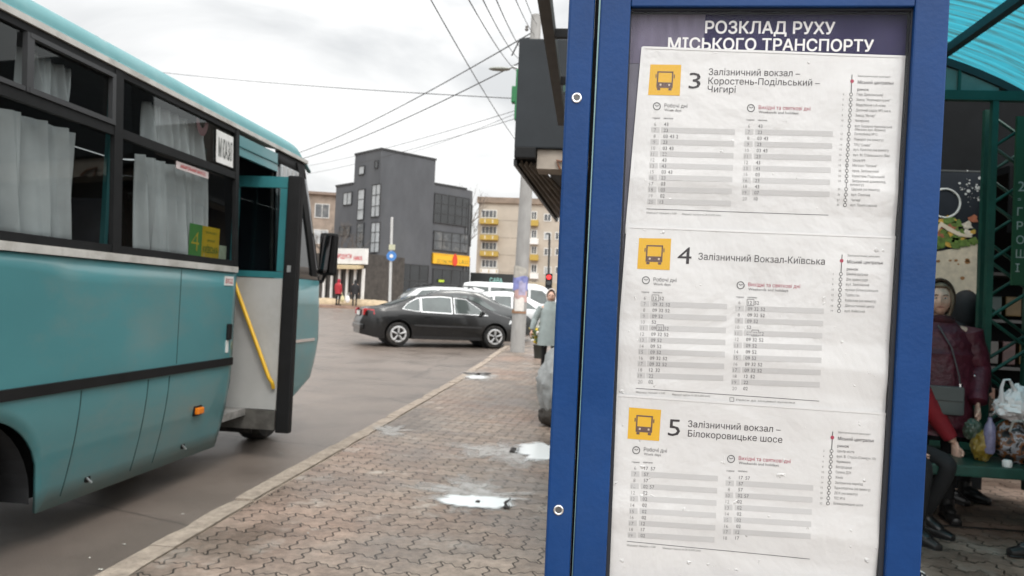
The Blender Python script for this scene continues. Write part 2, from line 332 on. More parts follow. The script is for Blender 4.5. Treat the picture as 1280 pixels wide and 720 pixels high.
def sheet(name, xs, ys, dz, m, kind='structure'):
    mb = MB(); vs = [(x, y, gz(y) + dz) for y in ys for x in xs]; nx = len(xs)
    mb.add(vs, [(j * nx + i, j * nx + i + 1, (j + 1) * nx + i + 1, (j + 1) * nx + i) for j in range(len(ys) - 1) for i in range(nx - 1)])
    return struct(mb.build(name, m), kind)
ys_all = [-300, -40, -10, 0, 6, 10, 14, 18, 24, 30, 36, 46, 50, 61.7, 62, 120, 300, 900]
sheet('ground', [-900, -60, -20, -8, 0, 8, 20, 60, 900], ys_all, -.125, SOIL)
sheet('road', [-16, -8, -2.36], [-20, 0, 6, 14, 18, 22.2], -.10, ASPH)
sheet('cross_road', [-70, -16, -8, -2.36, 10, 60], [22.2, 30, 36, 45.2], -.10, ASPH)
PX1 = 12
mb = MB()
ys = [-8, 0, 6, 14, 18, 22]
for j in range(len(ys) - 1):
    mb.add([(-2.17, ys[j], gz(ys[j])), (PX1, ys[j], gz(ys[j])), (PX1, ys[j + 1], gz(ys[j + 1])), (-2.17, ys[j + 1], gz(ys[j + 1]))], [(0, 1, 2, 3)])
struct(mb.build('pavement', PAVER))
mb = MB()                                     # kerb stones, one metre each, a hair apart, some chipped
y = -8.0
while y < 22:
    l = min(.985, 22 - y); dx = random.uniform(-.006, .006); dz = random.uniform(-.012, .002); z0 = gz(y); z1 = gz(y + l)
    bm = bmesh.new(); bmesh.ops.create_cube(bm, size=1, matrix=Matrix.Diagonal((.17, l, .22, 1)))
    bmesh.ops.subdivide_edges(bm, edges=[e for e in bm.edges if abs((e.verts[0].co - e.verts[1].co).y) > .3], cuts=12)
    bmesh.ops.bevel(bm, geom=[e for e in bm.edges if abs((e.verts[0].co - e.verts[1].co).y) > .02], offset=.016, segments=2, affect='EDGES')
    bm.verts.index_update(); vs = []
    for v in bm.verts:
        c = v.co.copy(); c.y += y + l / 2; c.x += -2.265 + dx
        c.z += -.11 + dz + z0 + (z1 - z0) * ((c.y - y) / l) + .006
        q = noise.noise(Vector((c.x * 9, c.y * 3.1, c.z * 9))); c.x += .012 * q
        if c.z > z0 - .03 and q > .25: c.z -= .03 * (q - .25); c.x += .02 * (q - .25)
        vs.append(c)
    mb.add(vs, [[v.index for v in f.verts] for f in bm.faces]); bm.free(); y += 1.0
struct(mb.build('kerb', KERB, smooth=True))
mb = MB().span((-2.36, 22.0, .02), (PX1, 22.2, gz(22) + .005)); struct(mb.build('kerb', KERB))
# far pavement with its low brick-coloured kerb
FARK = mat('far_kerb', (.30, .2, .15), .85, var=.25, scale=2)
FARP = mat('far_pavement', (.30, .215, .165), .85, var=.2, scale=1.5)
mb = MB().span((-70, 45.2, .4), (60, 45.5, gz(46) + .06)); struct(mb.build('kerb', FARK))
sheet('pavement', [-70, -20, 0, 60], [45.5, 50, 61.7, 70, 130], .0, FARP)
# shelter floor joint
mb = MB().span((1.2, 5.62, .001), (6, 5.655, .006)); struct(mb.build('floor_joint', mat('joint', (.02, .018, .015), .9)))

# soft-edged white patches, white in their base colour, and puddles
WPATCH = mat('white_patch_mat', (.86, .87, .86), .25, var=.05, scale=9, bump=.35, bscale=30)
WATER = mat('dirty_water', (.05, .042, .036), .03, var=.2, spec=1.0)
def blob(cx, cy, rx, ry, rot, seed, n=56, rough=.25):
    pts = []
    for k in range(n):
        a = 2 * math.pi * k / n; q = 1 + rough * noise.fractal(Vector((math.cos(a) * 1.6 + seed, math.sin(a) * 1.6, seed * 1.7)), .6, 2.2, 5) * 1.5
        x, y = rx * q * math.cos(a), ry * q * math.sin(a); pts.append((cx + x * math.cos(rot) - y * math.sin(rot), cy + x * math.sin(rot) + y * math.cos(rot)))
    return pts
def pool(name, pts, z, th, m, lift=.004):
    cx = sum(p[0] for p in pts) / len(pts); cy = sum(p[1] for p in pts) / len(pts); mb = MB(); n = len(pts); vs = []
    for s_, h in ((1, .0), (.97, .5), (.9, .85), (.7, 1), (.35, 1)):
        vs += [(cx + (p[0] - cx) * s_, cy + (p[1] - cy) * s_, gz(cy + (p[1] - cy) * s_) + z + lift + th * h) for p in pts]
    vs.append((cx, cy, gz(cy) + z + lift + th)); fs = []
    for i in range(4):
        for k in range(n): fs.append((i * n + k, i * n + (k + 1) % n, (i + 1) * n + (k + 1) % n, (i + 1) * n + k))
    for k in range(n): fs.append((4 * n + k, 4 * n + (k + 1) % n, 5 * n))
    mb.add(vs, fs); o = mb.build(name, m, smooth=True); at_ = o.data.attributes.new('patch_depth', 'FLOAT', 'POINT')
    at_.data.foreach_set('value', [q_ for q_ in (0, .1, .28, .65, .95) for _ in range(n)] + [1.0]); return o
def wetmat():
    mt = bpy.data.materials.new('wet_film'); mt.use_nodes = True; t = mt.node_tree; t.nodes.clear(); o = N(t, 'ShaderNodeOutputMaterial'); mx = N(t, 'ShaderNodeMixShader'); tr = N(t, 'ShaderNodeBsdfTransparent'); pr = N(t, 'ShaderNodeBsdfPrincipled')
    pr.inputs['Base Color'].default_value = (.55, .54, .52, 1); pr.inputs['Roughness'].default_value = .22
    co = N(t, 'ShaderNodeTexCoord'); n = N(t, 'ShaderNodeTexNoise'); n.inputs['Scale'].default_value = 5; n.inputs['Detail'].default_value = 9; n.inputs['Roughness'].default_value = .75; t.links.new(co.outputs['Object'], n.inputs[0])
    r = N(t, 'ShaderNodeMapRange'); r.inputs[1].default_value = .45; r.inputs[2].default_value = .68; r.inputs[3].default_value = .03; r.inputs[4].default_value = .62; t.links.new(n.outputs[0], r.inputs[0])
    t.links.new(r.outputs[0], mx.inputs[0]); t.links.new(tr.outputs[0], mx.inputs[1]); t.links.new(pr.outputs[0], mx.inputs[2]); t.links.new(mx.outputs[0], o.inputs[0]); return mt
WET = wetmat()
def fademat(name, col, lo, hi, amt, rough, nsc):
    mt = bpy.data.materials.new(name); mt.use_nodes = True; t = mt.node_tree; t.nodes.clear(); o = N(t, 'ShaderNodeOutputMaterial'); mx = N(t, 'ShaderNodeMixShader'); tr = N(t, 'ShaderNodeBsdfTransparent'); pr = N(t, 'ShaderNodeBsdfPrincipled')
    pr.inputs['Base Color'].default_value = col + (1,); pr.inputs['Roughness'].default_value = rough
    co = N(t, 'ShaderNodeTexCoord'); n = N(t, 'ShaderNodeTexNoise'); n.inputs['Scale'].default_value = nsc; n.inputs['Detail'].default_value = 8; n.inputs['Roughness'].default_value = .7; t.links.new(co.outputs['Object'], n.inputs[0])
    a = N(t, 'ShaderNodeAttribute', attribute_name='patch_depth'); ad = N(t, 'ShaderNodeMath', operation='MULTIPLY_ADD'); ad.inputs[1].default_value = amt; t.links.new(n.outputs[0], ad.inputs[0]); t.links.new(a.outputs['Fac'], ad.inputs[2])
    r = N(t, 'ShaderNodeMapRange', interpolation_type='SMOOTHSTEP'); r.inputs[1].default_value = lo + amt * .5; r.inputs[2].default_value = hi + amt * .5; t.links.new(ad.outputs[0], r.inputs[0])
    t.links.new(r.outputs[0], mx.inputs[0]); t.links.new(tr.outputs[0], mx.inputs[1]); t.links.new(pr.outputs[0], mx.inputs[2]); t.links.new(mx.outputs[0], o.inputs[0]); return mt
WPATCH = fademat('soft_white', (.86, .88, .87), .05, .62, .95, .2, 8)
WET = fademat('wet_film2', (.50, .48, .45), .35, 1.35, 1.5, .25, 9)
pool('pale_film', blob(-.70, 5.55, .62, .62, .2, 2.2, rough=.5), 0, .002, WET, .004)['kind'] = 'structure'
pool('pale_film', blob(-.72, 7.25, .68, .75, .1, 8.1, rough=.5), 0, .002, WET, .004)['kind'] = 'structure'
pool('pale_film', blob(-2.0, 14.3, .55, .9, .2, 5.5, rough=.5), 0, .002, WET, .004)['kind'] = 'structure'
pool('pale_film', blob(-2.0, 7.9, .25, .4, .2, 6.5, rough=.6), 0, .002, WET, .004)['kind'] = 'structure'
tag(pool('white_patch', blob(-.735, 5.36, .285, .20, .12, 1.2), 0, .008, WPATCH), 'long white patch on the pavement nearest to the camera, beside the sign', 'puddle', 'white patches on the pavement')
tag(pool('white_patch', blob(-.33, 7.35, .33, .46, .1, 3.1, rough=.3), 0, .008, WPATCH), 'white patch half hidden behind the blue post, below the grey sack', 'puddle', 'white patches on the pavement')
tag(pool('white_patch', blob(-2.0, 14.0, .22, .3, .3, 4.7, rough=.4), 0, .006, WPATCH), 'small white patch with dark water by the kerb near the concrete pole', 'puddle', 'white patches on the pavement')
tag(pool('dark_puddle', blob(-2.03, 14.55, .3, .28, .3, 9.7, rough=.4), 0, .002, WATER, .006), 'dark little puddle of water beside the farthest white patch', 'puddle')
DKBIT = mat('dark_debris', (.035, .03, .028), .8, var=.4)
mb = MB().grid(lambda u, v: Vector((-.505 + .035 * (u - .5) * (1.3 - v) + .01 * math.sin(9 * v), 5.36 + .26 * (v - .5), .0135 + .004 * math.sin(6 * u) * math.sin(5 * v))), 4, 8); tag(mb.build('dead_leaf', DKBIT), 'dark crumpled leaf at the right end of the nearest white patch', 'leaf', 'dark leaves in the white patches')
mb = MB().grid(lambda u, v: Vector((-.70 + .05 * (u - .5), 5.33 + .07 * (v - .5) * (1 - abs(u - .5)), .0135 + .004 * math.sin(6 * u))), 4, 4); tag(mb.build('dead_leaf', DKBIT), 'tiny dark leaf in the middle of the nearest white patch', 'leaf', 'dark leaves in the white patches')
mb = MB().grid(lambda u, v: Vector((-.64 + .08 * (u - .5), 7.28 + .22 * (v - .5), .014 + .006 * math.sin(6 * u))), 4, 4); tag(mb.build('dead_leaf', DKBIT), 'dark leaf at the left edge of the white patch behind the blue post', 'leaf', 'dark leaves in the white patches')

# ================================================================== BUILDINGS
def facade_building(name, label, cat, C, a, b, boxes, wall_m, group=None):
    """C corner; a,b horizontal unit vectors; boxes: (a0,a1,b0,b1,z0,z1)"""
    root = thing(name, label, cat, C, group)
    for k, (a0, a1, b0, b1, z0, z1) in enumerate(boxes):
        p = [C + a * a0 + b * b0, C + a * a1 + b * b0, C + a * a1 + b * b1, C + a * a0 + b * b1]
        MB().slab([Vector((q.x, q.y, z0)) for q in p], (0, 0, z1 - z0)).build('wall', wall_m, root)
    return root
up = Vector((0, 0, 1))
def onface(px, py, C, d):
    n = Vector((d.y, -d.x, 0)); p = onplane(px, py, C, n); return (p - C).dot(d), p.z
def pane(root, C, d, t0, t1, z0, z1, m, fm, nx=1, nz=1, name='window', depth=.05, fw=.07, outn=None):
    """framed window standing proud of the face through C along d"""
    n = Vector((d.y, -d.x, 0)) if outn is None else outn
    if (Vector(CAM) - C).dot(n) < 0: n = -n
    t0, t1 = min(t0, t1), max(t0, t1); z0, z1 = min(z0, z1), max(z0, z1)
    P = lambda t, z, o: Vector((C.x, C.y, 0)) + d * t + up * z + n * o
    fr = MB()
    def bar(ta, tb, za, zb, o0=.002, o1=depth + .03): fr.slab([P(ta, za, o0), P(tb, za, o0), P(tb, zb, o0), P(ta, zb, o0)], n * (o1 - o0))
    bar(t0, t1, z0, z0 + fw); bar(t0, t1, z1 - fw, z1); bar(t0, t0 + fw, z0 + fw, z1 - fw); bar(t1 - fw, t1, z0 + fw, z1 - fw)
    for i in range(1, nx): t = t0 + (t1 - t0) * i / nx; bar(t - fw * .35, t + fw * .35, z0 + fw, z1 - fw, .06)
    for i in range(1, nz): z = z0 + (z1 - z0) * i / nz; bar(t0 + fw, t1 - fw, z - fw * .35, z + fw * .35, .062, depth + .027)
    f = fr.build(name, fm, root)
    MB().slab([P(t0 + fw, z0 + fw, .004), P(t1 - fw, z0 + fw, .004), P(t1 - fw, z1 - fw, .004), P(t0 + fw, z1 - fw, .004)], n * depth).build('pane', m, f)
    return f
DKGLASS = mat('dark_window', (.018, .02, .022), .08, var=.5, scale=1.2, spec=.9)
MDGLASS = mat('grey_window', (.05, .055, .06), .08, var=.6, scale=2.2, spec=1, dirt=(.25, .24, .22), dirt_amt=.6, dscale=1.4)
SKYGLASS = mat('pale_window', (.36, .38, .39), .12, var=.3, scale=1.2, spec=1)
FRAME = mat('window_frame_dark', (.03, .031, .033), .5)
FRAMEW = mat('window_frame_white', (.62, .62, .6), .5)
GREYCLAD = mat('graphite_cladding', (.074, .079, .088), .6, var=.16, scale=.9, dirt=(.12, .125, .13), dirt_amt=.5, dscale=.35, stretch=(1, 1, .4))
LGREY = mat('grey_trim', (.2, .205, .21), .6)

C0 = at(477, 187, 55); C0.z = .5
da = Vector((-.743, .669, 0)); db = Vector((.669, .743, 0))
tL = onface(420, 240, C0, da)[0]; tT = onface(443, 215, C0, da)[0]; tR = onface(544, 215, C0, db)[0]; tE = onface(585, 240, C0, db)[0]
zT = onface(477, 187, C0, db)[1]; zR = onface(545, 230, C0, db)[1]; zL = onface(443, 230, C0, da)[1]
gb = facade_building('office_building', 'graphite grey modern office block with stair tower and yellow shop sign', 'building', C0, da, db,
    [(0, tT, 0, tR, .3, zT), (tT + .002, tL, 0, tR + 2, .3, zL), (.2, tT - .002, tR + .002, tE, .3, zR)], GREYCLAD)
# parapet caps
for (a0, a1, b0, b1, z) in ((-.06, tT + .06, -.06, tR + .06, zT), (tT + .07, tL + .06, -.06, tR + 2.06, zL), (.14, tT, tR + .07, tE + .02, zR)):
    p = [C0 + da * a0 + db * b0, C0 + da * a1 + db * b0, C0 + da * a1 + db * b1, C0 + da * a0 + db * b1]
    MB().slab([Vector((q.x, q.y, z + .002)) for q in p], (0, 0, .14)).build('parapet', FRAME, gb)
def fwin(px0, py0, px1, py1, d, m, fm=FRAME, nx=1, nz=1, C=C0, root=None, name='window', off=0, depth=.05, fw=.07):
    CC = C
    a_ = onface(px0, py0, CC, d); b_ = onface(px1, py1, CC, d)
    n = Vector((d.y, -d.x, 0)); n = n if (Vector(CAM) - C).dot(n) > 0 else -n
    return pane(root or gb, C + n * off, d, a_[0], b_[0], a_[1], b_[1], m, fm, nx, nz, name, depth, fw)
fwin(449.5, 208, 456, 218, da, SKYGLASS)
fwin(469, 201, 473, 210, da, DKGLASS)
fwin(430, 241, 440, 256, da, SKYGLASS, nx=2)
fwin(448.5, 237, 455, 275, da, SKYGLASS, nz=3)
fwin(447, 279, 454, 314, da, MDGLASS, nz=3)
fwin(466, 231, 475, 271, da, SKYGLASS, nx=2, nz=3)
fwin(465, 278, 474.5, 316, da, SKYGLASS, nx=2, nz=3)
fwin(425, 283, 430, 295, da, DKGLASS); fwin(432.5, 283, 438, 295, da, DKGLASS)
fwin(456, 322, 474, 362, da, DKGLASS, nx=2)
# right face: strips of curtain wall
Cb = C0 + da * .2
fwin(543, 241, 585, 284, db, DKGLASS, nx=5, nz=3, C=Cb)
fwin(542, 288, 585, 317, db, MDGLASS, nx=4, nz=2, C=Cb)
fwin(541, 335, 585, 374, db, DKGLASS, nx=4, C=Cb)
fwin(489, 328, 534, 372, db, DKGLASS, nx=4, nz=2)
sgn = fwin(540, 316, 584.5, 333, db, mat('yellow_sign', (.75, .42, .02), .5, var=.05), mat('yellow_sign', (.8, .4, .02)), C=Cb, name='shop_sign', depth=.2)
nb = Vector((db.y, -db.x, 0))
if (Vector(CAM) - C0).dot(nb) < 0: nb = -nb
def on_sign(mb, s, px0, py0, px1, py1, hpx, C, d, n, off, bold=True):
    a_, b_ = onface(px0, py0, C, d), onface(px1, py1, C, d); sc = (b_[0] - a_[0]); flip = 1 if sc > 0 else -1
    h = abs(onface(px0, py0 - hpx, C, d)[1] - a_[1]); q = Vector((C.x, C.y, 0)) + d * a_[0] + up * a_[1] + n * off
    write(mb, s, q, (d * flip), up, abs(sc), h, bold)
mb = MB(); on_sign(mb, 'ECONOM', 544.5, 329.3, 562, 329.8, 6, Cb, db, nb, .235); on_sign(mb, 'LASS', 572, 330, 583, 330.5, 6, Cb, db, nb, .235); mb.build('lettering', mat('sign_green', (.03, .13, .05), .5), sgn)
fl = []; cc = onface(566.5, 325, Cb, db)
for k in range(24):
    a_ = 2 * math.pi * k / 24; r_ = .34 * (1 + .55 * max(0, math.sin(a_)) ** 6); fl.append(Vector((Cb.x, Cb.y, 0)) + db * (cc[0] + .75 * r_ * math.cos(a_)) + up * (cc[1] - .1 + r_ * 1.15 * math.sin(a_)) + nb * .232)
MB().slab(fl, nb * .03).build('flame_emblem', mat('sign_red', (.6, .05, .02), .5), sgn)
# rounded glazed end of the block: faceted quarter turn
rc = C0 + db * tE + da * 1.6; zc0 = .3
mb = MB(); poly = [rc + db * 0 - da * 1.4]; 
for k in range(7):
    a_ = R(15 * k); poly.append(rc + db * (1.4 * math.sin(a_)) - da * (1.4 * math.cos(a_)))
poly += [rc + db * 1.4 + da * 2.0, rc + da * 2.0]
MB().slab([Vector((q.x, q.y, zR - 8.9)) for q in poly], (0, 0, 8.9)).build('corner_wing', GREYCLAD, gb)
for (za, zb) in ((zR - 4.6, zR - 1.1), (zR - 7.9, zR - 5.5)):
    for k in range(6):
        p, q = poly[k + 1], poly[k + 2]; d_ = (q - p).normalized(); n_ = Vector((d_.y, -d_.x, 0)); L = (q - p).length
        pane(gb, Vector((p.x, p.y, 0)), d_, .02, L - .02, za, zb, MDGLASS, FRAME, outn=n_, fw=.05, depth=.04)
dk = [rc + db * 0 + da * .1, rc + db * 1.2 + da * .1, rc + db * 1.2 + da * 2.0, rc + da * 2.0]
MB().slab([Vector((q.x, q.y, .3)) for q in dk], (0, 0, zR - 9.2)).build('ground_floor_wall', DKGLASS, gb)
fwin(469, 345 - 16, 477, 339, da, WHITE, name='notice_board')
MB().box((C0.x + .06, C0.y - .08, .6), (.3, .3, .1)).build('corner_plinth', LGREY, gb)
fwin(505 + 41.5, 349, 554, 353, db, mat('lime_sticker', (.45, .6, .05)), C=Cb, name='notice_sticker', off=.09, fw=.01)

# low shop on the left
CS = at(417, 330, 50); CS.z = .6
ds = (at(461, 330, 48.6) - at(417, 330, 50)); ds.z = 0; ds.normalize()
ns = Vector((ds.y, -ds.x, 0)); ns = ns if (Vector(CAM) - CS).dot(ns) > 0 else -ns
BEIGE = mat('beige_render', (.42, .36, .27), .8, var=.12, scale=1)
zs0, zs1 = onface(417, 330, CS, ds)[1], onface(417, 311, CS, ds)[1]; tS = onface(461, 322, CS, ds)[0]
shop = thing('corner_shop', 'low shop with white fascia, red lettering and cream awning left of office block', 'shop', CS)
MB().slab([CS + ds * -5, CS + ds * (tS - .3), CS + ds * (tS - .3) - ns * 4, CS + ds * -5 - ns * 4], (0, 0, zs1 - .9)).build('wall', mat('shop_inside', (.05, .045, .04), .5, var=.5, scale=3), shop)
fas = MB().slab([Vector((q.x, q.y, zs0)) for q in (CS + ns * .05, CS + ds * tS + ns * .05, CS + ds * tS + ns * .35, CS + ns * .35)], (0, 0, zs1 - zs0)).build('fascia', WHITE, shop)
mb = MB(); on_sign(mb, 'ПРОДУКТИ', 425, 323.3, 444, 325.4, 5.2, CS, ds, ns, .36); on_sign(mb, 'НИКА', 446.5, 325.8, 457.5, 327, 5.2, CS, ds, ns, .36); mb.build('lettering', mat('sign_red2', (.55, .03, .05), .5), fas)
MB().slab([CS + ns * .05 + up * (zs0 - .6 - .25), CS + ds * (tS - .35) + ns * .05 + up * (zs0 - .85), CS + ds * (tS - .35) + ns * .7 + up * (zs0 - .95), CS + ns * .7 + up * (zs0 - .95)], (0, 0, .22)).build('awning', mat('cream_awning', (.55, .45, .28), .7), shop)
for k in range(7):
    t_ = -1.5 + k * (tS + 1.3) / 6.3
    MB().slab([Vector((q.x, q.y, .7)) for q in (CS + ds * t_ + ns * .02, CS + ds * (t_ + .18) + ns * .02, CS + ds * (t_ + .18) + ns * .14, CS + ds * t_ + ns * .14)], (0, 0, zs0 - .98)).build('pilaster', WHITE, shop)
for k in range(5):
    t_ = -.9 + k * (tS + 1.3) / 6.3
    pane(shop, CS + ns * .0, ds, t_, t_ + .36, 1.2 + .1 * (k % 2), 2.9, mat('lit_goods', (.4, .36, .26), .4, var=.6, scale=4), FRAME, 1, 2, fw=.04)

# old brown block behind, far left
BRICKB = mat('brown_brick', (.27, .22, .18), .85, var=.3, scale=1.2)
CO = at(385, 260, 82); CO.z = .9; do = Vector((1, .25, 0)).normalized()
zO = at(400, 243, 82).z
ob = facade_building('brick_block', 'old brown brick apartment block at far left behind the bus mirror', 'building', CO + do * -14, do, Vector((-do.y, do.x, 0)), [(0, 20.5, 0, 9, .9, zO)], BRICKB)
mb_r = MB().slab([CO + do * -14.3 + up * (zO - .9) - Vector((0, .4, 0)), CO + do * 6.8 + up * (zO - .9) - Vector((0, .4, 0)), CO + do * 6.8 + up * (zO - .9) + Vector((-2, 9, 0)), CO + do * -14.3 + up * (zO - .9) + Vector((-2, 9, 0))], (0, 0, .3)); mb_r.build('roof', mat('old_roof', (.22, .17, .14), .9), ob)
for i in range(7):
    for k in range(4):
        pane(ob, CO, do, -13 + 2.75 * i, -11.4 + 2.75 * i, zO - 2.6 - 2.9 * k, zO - 1.0 - 2.9 * k, MDGLASS if (i + k) % 3 else SKYGLASS, FRAMEW, 2, 1)

# beige panel apartment block, right
YA = 120
CA = at(599, 250, YA); zA = at(640, 247.5, YA).z
PANELM = mat('beige_panels', (.42, .375, .315), .85, var=.12, scale=.4, dirt=(.29, .25, .21), dirt_amt=.5, dscale=.12)
ab = thing('apartment_block', 'beige panel apartment block with yellow balconies behind the concrete pole', 'building', (CA.x, YA, 1))
MB().span((CA.x, YA, 1), (12, YA + 12, zA - .9)).build('wall', PANELM, ab)
MB().span((CA.x - .3, YA - .35, zA - .9), (12.3, YA + 12.3, zA)).build('roof_parapet', mat('parapet_brown', (.24, .19, .15), .9, var=.25, scale=1), ab)
YEL = mat('yellow_balcony', (.42, .29, .06), .7, var=.25)
dx = Vector((1, 0, 0)); CAx = Vector((0, YA, 0))
def aw(px0, px1, py0, py1, m=MDGLASS, nx=2): a_, b_ = at(px0, py0, YA), at(px1, py1, YA); pane(ab, CAx, dx, a_.x, b_.x, b_.z, a_.z, m, FRAMEW, nx, 1, fw=.12)
for k, y_ in enumerate((262, 282, 302, 324, 342)):
    aw(602, 621, y_, y_ + 11, MDGLASS, 4)
    a_, b_ = at(601, y_ + 12, YA), at(623, y_ + 19, YA)
    bal = MB().span((a_.x, YA - 1.1, b_.z), (b_.x, YA - .003, a_.z)).build('balcony', WHITE if k in (3, 4) else YEL, ab)
    for q in range(5): x_ = a_.x + .15 + (b_.x - a_.x - .4) * q / 4; MB().span((x_, YA - 1.13, b_.z + .15), (x_ + .12, YA - 1.102, a_.z - .1)).build('slat', WHITE if q % 2 else YEL, bal)
for k, y_ in enumerate((264, 287, 307, 330, 350)):
    aw(664, 671, y_, y_ + 11, MDGLASS, 2)
    a_, b_ = at(663, y_ + 11.5, YA), at(673, y_ + 19, YA)
    MB().span((a_.x, YA - 1.0, b_.z), (b_.x, YA - .003, a_.z)).build('balcony', YEL if k in (0, 2) else WHITE, ab)
    aw(680, 689, y_ + 3, y_ + 13, SKYGLASS if k % 2 else MDGLASS, 2); aw(694, 703, y_ + 3, y_ + 13, MDGLASS, 2)
for z_ in range(1, 6): MB().span((CA.x + 3.2, YA - .02, zA - .9 - 2.75 * z_), (CA.x + 8.2, YA - .003, zA - .85 - 2.75 * z_)).build('panel_joint', mat('joint_dark', (.2, .17, .14)), ab)

# dark low cafe between
CK = at(588, 345, 66); kz0, kz1 = 1.0, at(620, 342, 66).z
kf = thing('cafe_pavilion', 'low black cafe pavilion with pale turquoise lettering below the apartment block', 'shop', (CK.x, 66, 1))
MB().span((CK.x, 66, 1), (at(655, 350, 66).x, 72, kz1)).build('wall', mat('cafe_black', (.02, .024, .024), .4), kf)
mb = MB(); a_, b_ = at(612, 353, 66), at(628, 353.6, 66); write(mb, 'САВА', (a_.x, 65.97, a_.z), dx, up, b_.x - a_.x, .42, True); mb.build('lettering', mat('teal_letters', (.3, .6, .55), .5), kf)
MB().span((at(655, 350, 66).x + .1, 67, 1), (6, 72, at(670, 352, 66).z)).build('side_wall', BEIGE, kf)

# ================================================================== STREET FURNITURE
CONC = mat('pole_concrete', (.34, .335, .325), .85, var=.15, scale=5, bump=.2, bscale=30, dirt=(.2, .19, .18), dirt_amt=.5, dscale=2, stretch=(1, 1, .35))
PB = Vector((-1.80, 20.0, gz(20)))
pole = thing('utility_pole', 'thick grey concrete utility pole pasted with torn posters', 'pole', PB)
MB().tube([PB - up * .05, PB + Vector((.02, 0, 3)), PB + Vector((.09, 0, 8.95))], [.195, .175, .135], 20).build('shaft', CONC, pole, True)
pm = [mat('poster_blue', (.22, .24, .5), .7, var=.4, scale=6), mat('poster_white', (.7, .68, .64), .7, var=.15, scale=8), mat('poster_pink', (.55, .36, .34), .7, var=.3, scale=6), mat('poster_lilac', (.4, .38, .55), .7, var=.3, scale=6)]
def paste(z0, z1, a0, a1, m, k=0):
    MB().grid(lambda u, v: PB + Vector(((.193 + .004 * k) * math.sin(a0 + (a1 - a0) * u), -(.193 + .004 * k) * math.cos(a0 + (a1 - a0) * u), z0 + (z1 - z0) * v + .03 * math.sin(7 * u + 3 * k) * v)), 10, 4).build('poster', m, pole)
paste(1.95, 2.25, -1.5, 1.5, mat('old_glue', (.42, .40, .36), .9, var=.3, scale=9), 0); paste(1.62, 1.98, -1.5, 1.6, pm[0], 1); paste(1.5, 1.85, -.1, .9, pm[3], 2); paste(1.32, 1.62, -.7, 1.2, pm[2], 2); paste(1.08, 1.42, -.6, .7, pm[1], 3); paste(1.02, 1.1, -1.2, 1.2, mat('tape_brown', (.3, .17, .1)), 2)
hd = PB + Vector((.09, 0, 8.4))
MB().tube([hd + Vector((-.15, 0, -.05)), hd + Vector((-.42, .1, -.05)), hd + Vector((-.62, .1, -.5))], .02).build('bracket', DKMETAL, pole)
for q in (-.25, .0, .25): MB().lathe([(.03, 0), (.055, .04), (.03, .08), (.05, .11), (.02, .15)], hd + Vector((q, .1, .02 + .15 * (q < 0))), 10).build('insulator', mat('porcelain', (.2, .19, .18), .3), pole)
MB().tube([PB + Vector((-.1, 0, 7.45)), PB + Vector((-.45, -.05, 7.55)), PB + Vector((-.62, -.05, 7.5))], [.03, .03, .03]).build('lamp_arm', STEEL, pole)
MB().ball(PB + Vector((-.82, -.05, 7.49)), (.3, .11, .055), 14, 8).build('lamp_head', mat('lamp_grey', (.3, .31, .28), .5), pole, True)

# overhead cables
def cable(p, q, sag, r, label, group='overhead cables'):
    p, q = Vector(p), Vector(q); n = 16
    mb = MB().tube([p.lerp(q, i / n) - up * (sag * 4 * (i / n) * (1 - i / n)) for i in range(n + 1)], r, 6)
    tag(mb.build('overhead_cable', mat('cable', (.045, .045, .048), .7), smooth=True), label, 'cable', group)
hk = PB + Vector((.0, .1, 8.5))
cable(at(666, 40, 20), at(355, 197, 46), .35, .016, 'thick upper cable falling from pole top down to the left over the office block')
cable(at(662, 72, 20), at(352, 205, 46), .35, .016, 'thick cable just below the topmost one, running from pole towards the bus roof')
cable(at(650, 123.5, 20), at(150, 84, 40), .15, .012, 'thin lone cable crossing the sky nearly level above the bus roof')
cable(at(648, 180, 24), at(522, -30, 9), .1, .009, 'steep thin cable crossing both thick cables left of the grey box')
cable(at(650, 92, 20), at(575, -20, 7), .12, .007, 'leftmost of four thin cables fanning up from pole to top edge')
cable(at(652, 76, 20), at(594, -20, 7), .12, .007, 'second from left of four thin cables fanning up from the pole')
cable(at(660, 70, 20), at(612, -20, 7), .12, .007, 'third from left of four thin cables fanning up from the pole')
cable(at(668, 44, 20), at(636, -20, 7), .05, .006, 'thin cable rising left from the pole head insulator')
cable(at(671, 30, 20), at(650, -20, 7), .05, .006, 'short cable rising steeply from pole head beside the eaves girder')
cable(at(645, 138, 26), at(380, 208, 60), .2, .010, 'faint upper cable of the pair low over the office block')
cable(at(645, 148, 26), at(380, 218, 60), .2, .010, 'faint lower cable of the pair low over the office block')
cable(at(645, 142, 26), at(500, 195, 60), .1, .008, 'faint short cable ending near the stair tower roof')

# white signpost with round blue sign
sp0 = at(488, 366, 40)
sp = thing('sign_post', 'tall pale pole with a round blue sign in front of the grey office block', 'sign post', (sp0.x, 40, gz(40) - .1))
MB().tube([(sp0.x, 40, gz(40) - .1), at(490, 272, 40)], [.085, .07], 12).build('pole', mat('pale_pole', (.5, .5, .49), .6, var=.1), sp, True)
s1 = at(489.3, 320, 39.88); MB().cyl(s1, s1 + Vector((0, .03, 0)), .27).build('sign_disc', mat('sign_blue', (.06, .2, .5), .5), sp)
MB().cyl(s1 - Vector((0, .012, 0)), s1 - Vector((0, .002, 0)), .1).build('sign_symbol', WHITE, sp)
s2 = at(490, 309, 39.88); MB().box(s2, (.34, .03, .28)).build('sign_plate', mat('sign_pale', (.5, .5, .36), .5), sp)

